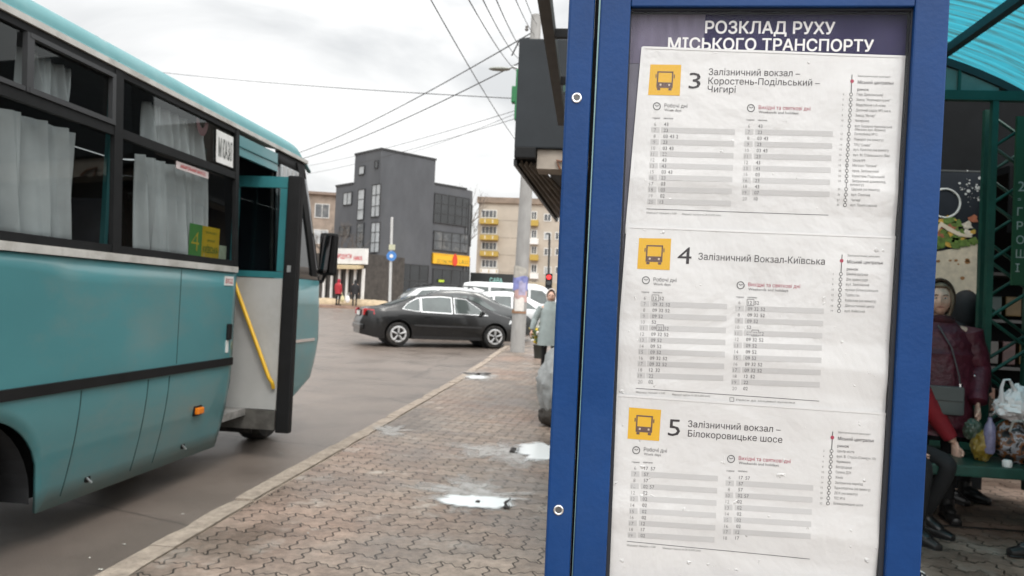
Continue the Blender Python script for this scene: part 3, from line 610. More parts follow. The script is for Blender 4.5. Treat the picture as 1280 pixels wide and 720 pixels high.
# traffic light beyond the woman
t0 = at(686, 365, 34)
tl = thing('traffic_light', 'thin dark traffic light mast showing red, behind the woman in white cap', 'traffic light', (t0.x, 34, gz(34) - .1))
MB().tube([(t0.x, 34, gz(34) - .1), at(687, 292, 34)], .05, 10).build('mast', DKMETAL, tl, True)
MB().tube([at(687, 292, 34), at(683, 292, 34)], .04, 8).build('cross_arm', DKMETAL, tl)
hb = at(686, 354, 33.85); MB().box(hb, (.3, .2, .86), bev=.03).build('signal_head', BLACK, tl)
for q, mm in ((.27, lamp_mat('red_lamp', (.9, .03, .03), 1.2)), (0, DKGLASS), (-.27, DKGLASS)): MB().cyl(hb + Vector((0, -.12, q)), hb + Vector((0, -.102, q)), .1).build('lamp', mm, tl)

# bare trees
BARK = mat('bark', (.12, .1, .085), .9, var=.3)
def bare_tree(base, h, label, seed, lean=0):
    rnd = random.Random(seed); root = thing('bare_tree', label, 'tree', base, 'leafless trees'); tr = MB(); cr = MB()
    top = Vector(base) + Vector((lean, 0, h * .55)); tr.tube([base, Vector(base).lerp(top, .5) + Vector((.05, 0, 0)), top], [h * .018, h * .014, h * .009], 8)
    def grow(p, d, L, r, lv):
        q = p + d * L; mid = p.lerp(q, .5) + Vector((rnd.uniform(-1, 1), rnd.uniform(-1, 1), rnd.uniform(-.3, .6))) * L * .08
        cr.tube([p, mid, q], [r, r * .8, r * .6], 4, cap=False)
        if lv:
            for k in range(rnd.choice((2, 3, 3))):
                nd = (d + Vector((rnd.uniform(-1, 1), rnd.uniform(-1, 1), rnd.uniform(-.2, .7))) * .75).normalized(); grow(p.lerp(q, rnd.uniform(.5, 1)), nd, L * rnd.uniform(.6, .85), r * .6, lv - 1)
    for k in range(6):
        d = Vector((rnd.uniform(-1, 1), rnd.uniform(-1, 1), rnd.uniform(.5, 1.3))).normalized(); grow(Vector(base).lerp(top, rnd.uniform(.55, 1)), d, h * .17, h * .006, 4)
    tr.build('trunk', BARK, root, True); cr.build('crown', BARK, root)
b_ = at(576, 300, 108); bare_tree((b_.x, 108, 1), 18.5, 'bare tree whose twigs show above the corner of grey office block', 3)
b_ = at(434, 300, 52.5); bare_tree((b_.x, 50.6, .8), 6.4, 'slender bare tree before the left wing of the grey office block', 5)
b_ = at(404, 300, 70); bare_tree((b_.x, 70, 1), 8.5, 'bare tree in front of the old brown brick block', 8)

# low stone mound by the pedestrians
bq = at(452, 377, 48.5)
mb = MB().ball((bq.x + .3, 48.6, .78), (2.0, .7, .42), 20, 10, lambda q, p: q * (1 + .15 * noise.noise(p * 3))); tag(mb.build('planter_mound', mat('sand_stone', (.42, .33, .22), .9, var=.25, scale=3), smooth=True), 'low sandy mound on the far pavement right of the walker in black', 'planter')
bq = at(408, 377, 48.5)
mb = MB().ball((bq.x, 48.9, .78), (1.2, .6, .4), 20, 10, lambda q, p: q * (1 + .15 * noise.noise(p * 3 + Vector((4, 0, 0))))); tag(mb.build('planter_mound', mat('sand_stone', (.4, .3, .2)), smooth=True), 'low sandy mound on the far pavement left of the walker in red', 'planter')

# ================================================================== SHOP CANOPY over the pavement (beyond the stand)
CBOX = mat('charcoal_box', (.025, .029, .033), .65, var=.14, scale=3, spec=.3)
can = thing('shop_canopy', 'charcoal sign box on ribbed canopy jutting over pavement left of blue stand', 'canopy', (0, 8, 3))
MB().span((-.855, 8.0, 3.07), (.8, 8.45, 4.24), bev=.015).build('sign_box', CBOX, can)
MB().span((-.845, 7.93, 2.95), (-.62, 8.4, 3.066), bev=.01).build('ledge', BLACK, can)
MB().span((-.61, 8.05, 2.86), (.8, 8.4, 3.066)).build('fascia_board', mat('weathered_board', (.36, .31, .26), .85, var=.2, scale=4), can)
MB().span((-.50, 8.42, 2.9), (2.5, 12.4, 3.3)).build('roof_deck', BLACK, can)
RIB = mat('ribbed_metal', (.24, .21, .18), .55, var=.3, scale=5, dirt=(.08, .065, .05), dirt_amt=.8)
def soff(u, v):
    A, B, C_, D = Vector((-.84, 8.05, 2.93)), Vector((-.56, 12.2, 2.80)), Vector((-.13, 12.2, 2.88)), Vector((-.58, 8.05, 2.90))
    p = A.lerp(B, v).lerp(D.lerp(C_, v), u); p.z += .022 * math.sin(u * 2 * math.pi * 5); return p
MB().grid(soff, 60, 6).build('soffit_sheet', RIB, can, True)
MB().slab([(-.86, 8.05, 2.96), (-.58, 12.25, 2.83), (-.58, 12.25, 2.76), (-.86, 8.05, 2.89)], (.035, 0, 0)).build('edge_angle', DKMETAL, can)
MB().tube([(-.36, 8.03, 2.86), (-.40, 8.03, 2.95), (-.28, 8.03, 2.93), (-.2, 8.03, 2.87)], .012, 6).build('hook', mat('rust', (.2, .08, .04), .8), can)
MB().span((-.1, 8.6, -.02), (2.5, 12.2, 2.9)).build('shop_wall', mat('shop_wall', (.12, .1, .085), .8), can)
# green cross behind
gc = at(649.5, 119, 13.6)
GRN = mat('pharmacy_green', (.015, .17, .055), .4, var=.1)
gx = thing('cross_sign', 'green pharmacy cross sign peeping out left of the charcoal box', 'sign', gc)
for (w_, h_) in ((.15, .46), (.46, .15)):
    MB().box(gc, (w_ * 1.0 if w_ < h_ else w_ * .62, .16 if w_ < h_ else .155, h_ * 2 if h_ > w_ else h_ * 2), bev=.02).build('cross_bar', GRN, gx)
MB().box(gc + Vector((.02, .1, .0)), (.22, .03, .62)).build('back_plate', mat('green_dark', (.01, .08, .03), .5), gx)
MB().span((gc.x + .1, gc.y + .02, gc.z - .03), (1.2, gc.y + .08, gc.z + .03)).build('bracket', DKMETAL, gx)
MB().span((.5, 12.45, -.05), (3, 14.5, 4.6)).build('mount_wall', mat('shop_wall', (.1, .1, .1)), gx)

# ================================================================== BUS SHELTER
GREEN = mat('shelter_green', (.012, .075, .052), .42, var=.25, scale=8, dirt=(.03, .05, .04), dirt_amt=.6)
BROWN = mat('brown_steel', (.06, .05, .042), .6, var=.3, scale=7)
XC, ZC, RR = 1.627, .46, 3.106
def arc(x): return ZC + math.sqrt(RR * RR - (x - XC) ** 2)
X0s, X1s, Y0s, Y1s = -.27, 3.525, 2.0, 6.0
sh = thing('bus_shelter', 'vaulted bus shelter with turquoise ribbed roof on green lattice columns', 'shelter', (1.6, 4, 0))
def polycarb():
    mt = bpy.data.materials.new('turquoise_polycarbonate'); mt.use_nodes = True; t = mt.node_tree; t.nodes.clear()
    o = N(t, 'ShaderNodeOutputMaterial'); mx = N(t, 'ShaderNodeMixShader'); tl_ = N(t, 'ShaderNodeBsdfTranslucent'); pr = N(t, 'ShaderNodeBsdfPrincipled')
    co = N(t, 'ShaderNodeTexCoord'); mp_ = N(t, 'ShaderNodeMapping'); mp_.inputs['Scale'].default_value = (.55, 13, .55); t.links.new(co.outputs['Object'], mp_.inputs[0])
    n = N(t, 'ShaderNodeTexNoise'); n.inputs['Scale'].default_value = 1.6; n.inputs['Detail'].default_value = 8; n.inputs['Roughness'].default_value = .75; t.links.new(mp_.outputs[0], n.inputs[0])
    r = N(t, 'ShaderNodeValToRGB'); e = r.color_ramp.elements; e[0].position = .30; e[0].color = (.02, .045, .04, 1); e[1].position = .43; e[1].color = (.05, .16, .18, 1)
    q = e.new(.50); q.color = (.035, .27, .35, 1); q = e.new(.62); q.color = (.045, .28, .35, 1); q = e.new(.72); q.color = (.17, .32, .29, 1)
    t.links.new(n.outputs[0], r.inputs[0]); t.links.new(r.outputs[0], tl_.inputs[0]); t.links.new(r.outputs[0], pr.inputs['Base Color']); pr.inputs['Roughness'].default_value = .35
    mx.inputs[0].default_value = .2; t.links.new(tl_.outputs[0], mx.inputs[1]); t.links.new(pr.outputs[0], mx.inputs[2]); t.links.new(mx.outputs[0], o.inputs[0]); return mt
def roof_pt(u, v):
    x = .02 + (X1s - .02 + .02) * u; x = min(max(x, XC - RR * .999), XC + RR * .999)
    y = Y0s + (Y1s - Y0s + .05) * v; return Vector((x, y, arc(x) + .035 + .006 * math.sin(y * 2 * math.pi / .09)))
MB().grid(roof_pt, 40, 360).build('roof_sheet', polycarb(), sh, True)
def arch(y, w=.05, h=.06):
    mb = MB(); n = 28
    for k in range(n):
        xa, xb = X0s + (X1s - X0s) * k / n, X0s + (X1s - X0s) * (k + 1) / n
        mb.slab([(xa, y, arc(xa) - h), (xb, y, arc(xb) - h), (xb, y, arc(xb)), (xa, y, arc(xa))], (0, w, 0))
    return mb.build('arch_rib', DKMETAL, sh)
for y in (2.02, 5.95): arch(y)
for x in (.35, 1.45, 2.53): MB().span((x - .03, 2.08, arc(x) - .05), (x + .03, 5.94, arc(x) + .012)).build('purlin', DKMETAL, sh)
MB().span((X0s - .03, 2.0, 2.84), (X0s + .03, 6.0, 2.92)).build('eaves_beam', BROWN, sh)
MB().span((X0s + .16, 2.0, 2.82), (X0s + .19, 6.0, 2.90)).build('eaves_beam', BROWN, sh)
MB().span((X1s - .03, 2.0, 2.84), (X1s + .03, 6.0, 2.92)).build('eaves_beam', BROWN, sh)
for k in range(5): MB().span((X0s + .031, 2.3 + .85 * k, 2.84), (X0s + .159, 2.335 + .85 * k, 2.885)).build('rung', BLACK, sh)
MB().span((X0s + .192, 2.0, 2.70), (X0s + .23, 5.99, 2.93)).build('eaves_board', BLACK, sh)
MB().span((X0s, 5.93, 3.09), (X1s, 5.99, 3.16)).build('tie_beam', GREEN, sh)
mb = MB(); n = 24; xs_ = [X0s + .1 + (X1s - X0s - .2) * k / n for k in range(n + 1)]
for k in range(n):
    xa, xb = xs_[k], xs_[k + 1]
    if arc(xa) - .07 > 3.17 and arc(xb) - .07 > 3.17: mb.slab([(xa, 5.97, 3.165), (xb, 5.97, 3.165), (xb, 5.97, arc(xb) - .065), (xa, 5.97, arc(xa) - .065)], (0, .012, 0))
mb.build('gable_panel', mat('gable_grey_green', (.2, .27, .245), .6, var=.2, scale=5), sh)
MB().span((2.68, 5.955, 3.165), (2.70, 5.968, 3.36)).build('gable_strip', GREEN, sh)
def lattice(x0, x1, y, z1, dy=0, zb_=0):
    mb = MB()
    for x in (x0, x1): mb.span((x - .022, y - .022 + (dy if x == x1 else 0), zb_), (x + .022, y + .022 + (dy if x == x1 else 0), z1))
    zz, k = zb_ + .12, 0; st = (x1 - x0) * .72
    while zz + st < z1:
        a_, b_ = ((x0, y), (x1, y + dy)) if k % 2 == 0 else ((x1, y + dy), (x0, y))
        mb.tube([(a_[0], a_[1], zz), (b_[0], b_[1], zz + st)], .013, 6); zz += st; k += 1
    return mb.build('lattice_column', GREEN, sh)
lattice(2.945, 3.24, 5.96, 3.09, 0, .503); lattice(3.02, 3.36, 6.22, 3.09, 0, .503); MB().span((1.5, 5.90, .42), (4.2, 6.28, .50)).build('sill_beam', GREEN, sh); MB().span((3.9, 5.92, 0), (4.15, 6.26, .418)).build('sill_post', GREEN, sh); MB().span((1.55, 5.92, 0), (1.7, 6.26, .418)).build('sill_post', GREEN, sh); lattice(.02, .02 + .3, 5.96, 3.09); lattice(.02, .3, 2.05, 2.9); lattice(3.16, 3.46, 2.05, 2.9); lattice(3.50, 3.52, 5.5, 2.9, .4)
bd = MB().span((3.045, 5.84, 1.72), (3.155, 5.862, 2.95)).build('price_board', mat('board_green', (.012, .07, .03), .5, var=.15), sh)
mb = MB(); zz = 2.52
for ch, hh in (('2', .075), ('=', .035), ('Г', .06), ('Р', .06), ('О', .06), ('Ш', .06), ('І', .06)):
    zz -= hh + .042; write(mb, ch, (3.066, 5.838, zz), (1, 0, 0), (0, 0, 1), None, hh)
mb.build('lettering', mat('chalk_white', (.42, .45, .42), .7), bd)

MB().span((X1s + .04, 2.0, .1), (X1s + .07, 6.6, 2.84)).build('side_panel', mat('unseen_panel_green', (.015, .04, .032), .6), sh)  # unseen wall, added to block light from the shelter's right
# bench
bn = thing('bench', 'green slab bench under the shelter, loaded with shopping bags', 'bench', (2.9, 5.5, 0))
MB().span((1.5, 5.28, .42), (3.5, 5.72, .495), bev=.012).build('seat', mat('bench_green', (.012, .06, .045), .4, var=.25, scale=9), bn)
for x in (1.65, 3.38): MB().span((x - .03, 5.34, 0), (x + .03, 5.66, .418)).build('leg', DKMETAL, bn)

# dark kiosk with food poster
kk = thing('kiosk', 'near-black kiosk behind the shelter with a large wrap food poster', 'kiosk', (2.5, 7, 0))
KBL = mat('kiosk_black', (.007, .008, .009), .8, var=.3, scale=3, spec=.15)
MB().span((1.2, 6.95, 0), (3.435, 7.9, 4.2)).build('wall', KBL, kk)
MB().span((2.6, 6.935, 2.74), (3.38, 6.948, 2.755)).build('wall_seam', mat('seam', (.04, .045, .045)), kk)
YP = 6.935
def px_poly(pts, k): return [at(x, y, YP - .0015 * k) for x, y in pts]
pos = MB().span((2.35, YP, .75), (3.385, YP + .012, 2.735)).build('poster', mat('poster_black', (.009, .013, .019), .6, var=.3, scale=2, spec=.25), kk)
def flat(name, m, polys, k):
    mb = MB()
    for p in polys: mb.slab(px_poly(p, k), (0, -.001, 0))
    return mb.build(name, m, pos)
rw = random.Random(4)
flat('wrap_picture', mat('tortilla', (.60, .52, .40), .6, var=.18, scale=14), [[(1120, 322), (1150, 318), (1180, 313), (1205, 308), (1222, 301), (1220, 380), (1217, 470), (1120, 470)]], 1)
mb = MB()
for k in range(26):
    x, y = rw.uniform(1160, 1216), rw.uniform(318, 400); r_ = rw.uniform(1.2, 4)
    c = px_poly([(x + r_ * math.cos(a) * rw.uniform(.8, 1.2), y + .75 * r_ * math.sin(a)) for a in [i * .7 for i in range(9)]], 2); mb.slab(c, (0, -.001, 0))
mb.build('toasted_spots', mat('toast', (.30, .14, .05), .7, var=.3), pos)
for nm, col, cnt, yr in (('lettuce_picture', (.10, .17, .03), 46, (276, 312)), ('meat_picture', (.30, .10, .05), 16, (272, 302)), ('cheese_picture', (.50, .30, .05), 14, (272, 306)), ('sauce_picture', (.55, .5, .42), 6, (280, 300))):
    mb = MB()
    for k in range(cnt):
        x = rw.uniform(1150, 1218); y = rw.uniform(*yr) - (1218 - x) * .02; y = min(y, 316 - (x - 1150) * .2); r_ = rw.uniform(3, 7); n = 9; s_ = rw.uniform(0, 6)
        mb.slab(px_poly([(x + r_ * (1 + .35 * math.sin(3 * i + s_)) * math.cos(2 * math.pi * i / n), y + .7 * r_ * (1 + .3 * math.cos(2 * i + s_)) * math.sin(2 * math.pi * i / n)) for i in range(n)], 3 + (k % 5) * .7 + len(nm) * .03), (0, -.001, 0))
    mb.build(nm, mat(nm, col, .6, var=.45, scale=25), pos)
flat('bread_edge_picture', mat('bread_edge', (.6, .52, .4), .7), [[(1168, 288), (1176, 277), (1186, 283), (1200, 291), (1216, 295), (1214, 297), (1198, 295), (1184, 288), (1177, 283), (1171, 291)]], 8)
mb = MB(); cR = at(1181, 254, YP - .004); mb.torus(cR, (0, 1, 0), .125, .009, 40, 6); mb.build('cup_rim_picture', mat('cup_rim', (.5, .52, .5), .5), pos)
mb = MB()
for k in range(40):
    x, y = rw.gauss(1213, 10), rw.gauss(238, 10); r_ = abs(rw.gauss(0, .9)) + .3 + (k < 5) * 1.2
    if x < 1226: mb.slab(px_poly([(x + r_ * math.cos(a), y + r_ * math.sin(a) * .8) for a in [i * 1.05 for i in range(6)]], 2), (0, -.001, 0))
mb.build('flour_picture', mat('flour', (.45, .46, .45), .7), pos)

# dim market stall seen through the lattice
st = thing('market_stall', 'dim stall of packaged goods seen through the green lattice column', 'stall', (4.2, 7.6, 0))
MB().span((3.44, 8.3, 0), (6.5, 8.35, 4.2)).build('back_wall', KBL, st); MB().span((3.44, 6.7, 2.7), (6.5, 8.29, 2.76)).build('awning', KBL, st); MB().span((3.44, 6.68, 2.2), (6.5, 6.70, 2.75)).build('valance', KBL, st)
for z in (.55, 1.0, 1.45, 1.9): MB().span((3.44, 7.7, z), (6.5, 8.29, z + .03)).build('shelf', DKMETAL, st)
rs = random.Random(11)
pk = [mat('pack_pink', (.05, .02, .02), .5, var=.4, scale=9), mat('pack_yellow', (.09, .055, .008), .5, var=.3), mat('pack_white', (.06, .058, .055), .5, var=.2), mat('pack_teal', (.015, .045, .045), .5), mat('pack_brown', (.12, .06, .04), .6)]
for z in (.58, 1.03, 1.48):
    x = 3.5
    while x < 5.0:
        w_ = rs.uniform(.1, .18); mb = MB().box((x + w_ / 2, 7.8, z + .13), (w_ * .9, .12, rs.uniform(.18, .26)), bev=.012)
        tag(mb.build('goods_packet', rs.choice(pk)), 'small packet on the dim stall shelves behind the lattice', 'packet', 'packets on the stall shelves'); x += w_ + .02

# bags on and by the bench
def crumple(mb, c, d, seed, amp=.12, m=None, squash=0.0, fr=2.6):
    def fn(q, p):
        n_ = noise.fractal(p * fr + Vector((seed, 0, 0)), .7, 2.1, 5); r_ = noise.ridged_multi_fractal(p * fr * .7 + Vector((0, seed, 0)), .9, 2.1, 3, .9, 2) - 1.0
        s_ = 1 + amp * n_ + amp * .45 * r_
        z = q.z * s_
        if p.z < 0: z = max(z, -d[2] * .93)
        return Vector((q.x * s_ * (1 - squash * max(0, p.z)), q.y * s_ * (1 - squash * max(0, p.z)), z))
    return mb.ball(c, d, 48, 32, fn)
WPL = mat('white_plastic_bag', (.80, .80, .80), .35, var=.05, scale=8)
pb = thing('plastic_bag', 'white plastic carrier bag sitting on the dark patterned bag', 'bag', (2.93, 5.52, .76))
mb = MB(); crumple(mb, (2.945, 5.52, .885), (.145, .11, .125), 2.2, .22, squash=.35); mb.build('body', WPL, pb, True)
MB().tube([(2.83, 5.5, .90), (2.815, 5.48, 1.0), (2.825, 5.47, 1.055), (2.86, 5.47, 1.06), (2.89, 5.49, 1.02), (2.93, 5.5, .95)], [.03, .018, .012, .012, .02, .035], 8, flat=.5).build('handle', WPL, pb, True)
PAT = bpy.data.materials.new('animal_print'); PAT.use_nodes = True; t_ = PAT.node_tree; co = N(t_, 'ShaderNodeTexCoord'); vo = N(t_, 'ShaderNodeTexNoise'); vo.inputs['Scale'].default_value = 14; vo.inputs['Detail'].default_value = 3; t_.links.new(co.outputs['Object'], vo.inputs[0])
rp_ = N(t_, 'ShaderNodeValToRGB'); rp_.color_ramp.interpolation = 'CONSTANT'; e = rp_.color_ramp.elements; e[0].color = (.012, .012, .013, 1); e[1].position = .47; e[1].color = (.16, .06, .02, 1); q = e.new(.54); q.color = (.25, .25, .27, 1); q = e.new(.60); q.color = (.02, .02, .022, 1); q = e.new(.7); q.color = (.08, .1, .11, 1)
t_.links.new(vo.outputs[0], rp_.inputs[0]); t_.links.new(rp_.outputs[0], t_.nodes['Principled BSDF'].inputs['Base Color']); t_.nodes['Principled BSDF'].inputs['Roughness'].default_value = .3
sbag = thing('shopping_bag', 'dark shopping bag with brown and grey print standing on the bench', 'bag', (2.93, 5.5, .5))
mb = MB(); crumple(mb, (2.95, 5.5, .635), (.165, .13, .15), 5.1, .14, fr=1.6); mb.build('body', PAT, sbag, True)
MB().tube([(2.83, 5.39, .72), (2.84, 5.37, .79), (2.9, 5.365, .80), (2.93, 5.375, .72)], .012, 6, flat=.5).build('handle', mat('bag_strap', (.35, .33, .3), .6), sbag, True)
YB = mat('yellow_bag', (.22, .15, .02), .35, var=.5, scale=12, dirt=(.5, .48, .4), dirt_amt=.6, dscale=5)
gb2 = thing('grocery_bag', 'translucent green and yellow grocery bag with a bottle, held on the bench', 'bag', (2.68, 5.5, .5))
mb = MB(); crumple(mb, (2.705, 5.48, .60), (.072, .065, .108), 7.3, .16); mb.build('body', YB, gb2, True)
mb = MB(); crumple(mb, (2.655, 5.51, .70), (.06, .05, .075), 9.3, .13); mb.build('upper_wrap', mat('green_film', (.03, .055, .035), .3, var=.6, scale=18, dirt=(.3, .32, .28), dirt_amt=.7, dscale=12), gb2, True)
MB().lathe([(.028, .56), (.036, .58), (.036, .72), (.03, .75), (.014, .78), (.014, .80)], (2.725, 5.43, .0), 14).build('bottle', mat('lilac_bottle', (.2, .19, .3), .2, var=.3, scale=20), gb2, True)
ck = MB().lathe([(.028, 0), (.03, .01), (.03, .035), (.024, .045)], (2.79, 5.33, .495), 14); tag(ck.build('paper_cup', WHITE, smooth=True), 'tiny white tub on the bench edge between the two bags', 'tub')
# patterned bag low beside the stand
mb = MB(); PW = bpy.data.materials.new('white_print'); PW.use_nodes = True; t_ = PW.node_tree; co = N(t_, 'ShaderNodeTexCoord'); vo = N(t_, 'ShaderNodeTexNoise'); vo.inputs['Scale'].default_value = 26; vo.inputs['Detail'].default_value = 4; t_.links.new(co.outputs['Object'], vo.inputs[0])
rp_ = N(t_, 'ShaderNodeValToRGB'); rp_.color_ramp.interpolation = 'CONSTANT'; e = rp_.color_ramp.elements; e[0].color = (.02, .02, .02, 1); e[1].position = .46; e[1].color = (.85, .85, .85, 1); q = e.new(.58); q.color = (.03, .03, .03, 1); q = e.new(.61); q.color = (.8, .8, .8, 1)
t_.links.new(vo.outputs[0], rp_.inputs[0]); t_.links.new(rp_.outputs[0], t_.nodes['Principled BSDF'].inputs['Base Color'])
wb = at(1140, 715, 3.6); wbt = thing('tote_bag', 'black and white printed tote bag on the ground at the foot of the blue stand', 'bag', (wb.x, 3.6, 0))
crumple(mb, (wb.x - .02, 3.6, .155), (.135, .12, .165), 3.3, .08); mb.build('body', PW, wbt, True)
MB().tube([(wb.x - .12, 3.55, .26), (wb.x - .1, 3.52, .36), (wb.x - .02, 3.52, .36), (wb.x + .02, 3.55, .28)], .009, 6).build('handle', BLACK, wbt)
# grey sack by the stand's left side
gs = thing('grey_sack', 'bulging grey sack with dark base on the pavement, half behind the blue post', 'sack', (-.36, 8.9, 0))
mb = MB(); crumple(mb, (-.34, 8.95, .50), (.215, .2, .42), 1.3, .16, squash=.25); mb.build('body', mat('grey_sackcloth', (.30, .31, .31), .6, var=.2, scale=5), gs, True)
mb = MB(); crumple(mb, (-.35, 8.95, .13), (.18, .17, .14), 4.3, .1); mb.build('base', mat('sack_dark', (.04, .035, .03), .8), gs, True)
mb = MB(); crumple(mb, (-.30, 8.95, .9), (.06, .06, .1), 6.3, .2); mb.build('tied_neck', mat('grey_sackcloth', (.3, .31, .31)), gs, True)
# flowers behind the pole
fb = at(676, 405, 18.5); fz = gz(18.5)
fw = thing('flower_bucket', 'bucket of yellow and white cut flowers behind the concrete pole', 'flowers', (fb.x, 18.6, fz))
MB().lathe([(.13, 0), (.17, .32), (.18, .33)], (fb.x, 18.6, fz), 16).build('bucket', mat('dark_bucket', (.03, .035, .03), .5), fw, True)
fr = random.Random(2)
for nm, col, cnt in (('yellow_flowers', (.62, .45, .04), 34), ('white_flowers', (.6, .6, .55), 24), ('leaves', (.06, .1, .03), 44)):
    mb = MB()
    for k in range(cnt):
        a = fr.uniform(0, 6.28); r_ = fr.uniform(0, .24); z = fz + .36 + fr.uniform(0, .5) * (1 - r_)
        mb.ball((fb.x + r_ * math.cos(a), 18.6 + r_ * math.sin(a), z), (fr.uniform(.03, .06), fr.uniform(.03, .06), fr.uniform(.02, .06)), 7, 5)
    mb.build(nm, mat(nm, col, .7, var=.4), fw)

# ================================================================== BUS
TEAL = mat('bus_teal', (.073, .235, .255), .34, var=.09, scale=1.3, dirt=(.17, .235, .225), dirt_amt=.75, dscale=1.4, coat=.5, stretch=(1, .5, 1), bump=.10, bscale=2.2)
ROOFT = mat('bus_roof_teal', (.11, .275, .29), .5, var=.08, scale=2, dirt=(.2, .32, .33), dirt_amt=.5, spec=.3)
BFRAME = mat('bus_window_frame', (.010, .0105, .011), .6, var=.3, spec=.22)
TRIM = mat('bus_pale_trim', (.5, .49, .46), .5, var=.12, dirt=(.2, .18, .15), dirt_amt=.6, dscale=4)
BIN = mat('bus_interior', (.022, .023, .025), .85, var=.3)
BGLASS = glass('bus_glass', (.62, .66, .66))
bus = thing('city_bus', 'turquoise city bus at the kerb with curtained windows and open front door', 'bus', (-4.05, 4.5, -.1))
ZS, ZTOP, XM = 1.56, 2.76, -4.06
def sx(z):
    if z < .8: return -2.93 - .10 * (max(0, .8 - z) / .65) ** 1.7
    if z > 1.6: return -2.93 - .05 * (z - 1.6) / 1.15
    return -2.93
def yf(z):
    pts = [(.1, 7.55), (.29, 7.62), (.52, 8.14), (.93, 8.26), (1.31, 8.23), (1.66, 8.18), (2.3, 7.93), (2.76, 7.72), (3.1, 7.55)]
    for (a, p), (b, q) in zip(pts, pts[1:]):
        if z <= b: return p + (q - p) * (z - a) / (b - a)
    return pts[-1][1]
RB = 1.1; ARCH_Y, ARCH_R, ARCH_Z = 3.40, .565, .28; FA_Y = 7.6
def zbot(y):
    z = .115
    for c, r_ in ((ARCH_Y, ARCH_R),):
        d = abs(y - c)
        if d < r_: z = max(z, ARCH_Z + math.sqrt(max(0, r_ * r_ - d * d)) - .12)
    return z
def zbot_f(y):
    d = abs(y - FA_Y); return max(.2, .2 + math.sqrt(max(0, .43 ** 2 - d * d))) if d < .43 else .2
def side_grid(mb, ya, yb, z0f, z1, proud=0.0, ny=None, nz=10):
    ny = ny or max(2, int(abs(yb - ya) / .05))
    def fn(u, v):
        y = ya + (yb - ya) * u; a = z0f(y) if callable(z0f) else z0f; z = a + (z1 - a) * v; return Vector((sx(z) + proud, y, z))
    return mb.grid(fn, ny, nz)
def solid(o, t=.02):
    md = o.modifiers.new('thickness', 'SOLIDIFY'); md.thickness = t; md.offset = 0; return o
solid(side_grid(MB(), RB, 6.06, zbot, ZS).build('side_panel', TEAL, bus, True))
# front quarter, front, far side, rear: one skin (open at the door)
def ring(z, side_only=False):
    e = yf(z); r_ = .22; p = [Vector((sx(z), 6.86 + (e - r_ - 6.86) * k / 10, z)) for k in range(11)]
    for k in range(1, 7): a = R(15 * k); p.append(Vector((sx(z) - r_ + r_ * math.cos(a), e - r_ + r_ * math.sin(a), z)))
    xr = 2 * XM - sx(z)
    for k in range(1, 7): a = R(15 * k); p.append(Vector((xr + r_ - r_ * math.sin(a), e - r_ + r_ * math.cos(a), z)))
    p += [Vector((xr, y, z)) for y in (6, 4, 2.0, RB + .15)] + [Vector((xr + .15, RB, z)), Vector((XM, RB - .05, z)), Vector((sx(z) - .15, RB, z)), Vector((sx(z), RB + .02, z))]
    return p
def skin(zs, name, m, cut=None, t=.02):
    rs_ = [ring(z) for z in zs]; n = len(rs_[0]); mb = MB(); mb.v = [tuple(v) for r_ in rs_ for v in r_]
    if cut:
        for j in range(len(zs)):
            for k in range(n):
                v = mb.v[j * n + k]
                if k < 17: zb = cut(v[1]); mb.v[j * n + k] = (v[0], v[1], zb + (v[2] - zs[0]) * (zs[-1] - zb) / (zs[-1] - zs[0]))
    mb.f = [(j * n + k, j * n + k + 1, (j + 1) * n + k + 1, (j + 1) * n + k) for j in range(len(zs) - 1) for k in range(n - 1)]; mb.mi = [0] * len(mb.f); mb.use(m)
    return solid(mb.build(name, None, bus, True), t)
skin([.2, .3, .4, .52, .65, .8, .93, 1.1, 1.3, ZS], 'front_shell', TEAL)
skin([ZS + .004, 1.7, 2.0, 2.3, 2.60], 'window_band', DKGLASS)
skin([2.604, ZTOP], 'cant_rail', BFRAME)
# pale quarter light and dark screen pillar behind the door
solid(side_grid(MB(), 6.93, 7.40, 1.98, 2.63, .016, 6, 4).build('quarter_light', SKYGLASS, bus), .012)
for k in range(4): y_ = 6.97 + .11 * k; solid(side_grid(MB(), y_, y_ + .05, 1.99, 2.62, .026, 2, 4).build('quarter_curtain', mat('pale_curtain', (.42, .42, .42), .9), bus), .008)
mb = MB()
for (z0_, z1_) in ((1.6, 2.0), (2.0, 2.4), (2.4, 2.72)):
    ya, yb = yf(z0_) - .42, yf(z1_) - .42
    mb.slab([(sx(z0_) + .005, ya, z0_), (sx(z0_) + .005, ya + .14, z0_), (sx(z1_) + .005, yb + .14, z1_), (sx(z1_) + .005, yb, z1_)], (.02, 0, 0))
mb.build('screen_pillar', BFRAME, bus)
solid(side_grid(MB(), 7.0, 7.95, .915, .945, .012, 12, 1).build('moulding', CHROME, bus), .015)
# roof
prof = []
for k in range(13):
    a = R(90 * k / 12); prof.append((sx(ZTOP) - .02 - 1.08 * (1 - math.cos(a) ** .75), ZTOP + .035 + .27 * math.sin(a) ** .85))
prof = [(sx(ZTOP) + .012, ZTOP + .035)] + prof
full = prof + [(2 * XM - x, z) for x, z in prof[::-1]]
def roof(u, v):
    i = u * (len(full) - 1); i0 = int(round(i)); x, z = full[i0]; y = RB - .02 + (yf(z) + .05 - RB) * v
    if v > .96: z -= .10 * ((v - .96) / .04) ** 2
    return Vector((x, y, z))
o = solid(MB().grid(roof, len(full) - 1, 30).build('roof', ROOFT, bus, True), .02)
for y_ in (2.6, 4.42, 6.05): MB().grid(lambda u, v: Vector((full[int(round(u * (len(full) - 1)))][0], y_ + .02 * v, full[int(round(u * (len(full) - 1)))][1] + .0125)), len(full) - 1, 1).build('roof_seam', TRIM, o)
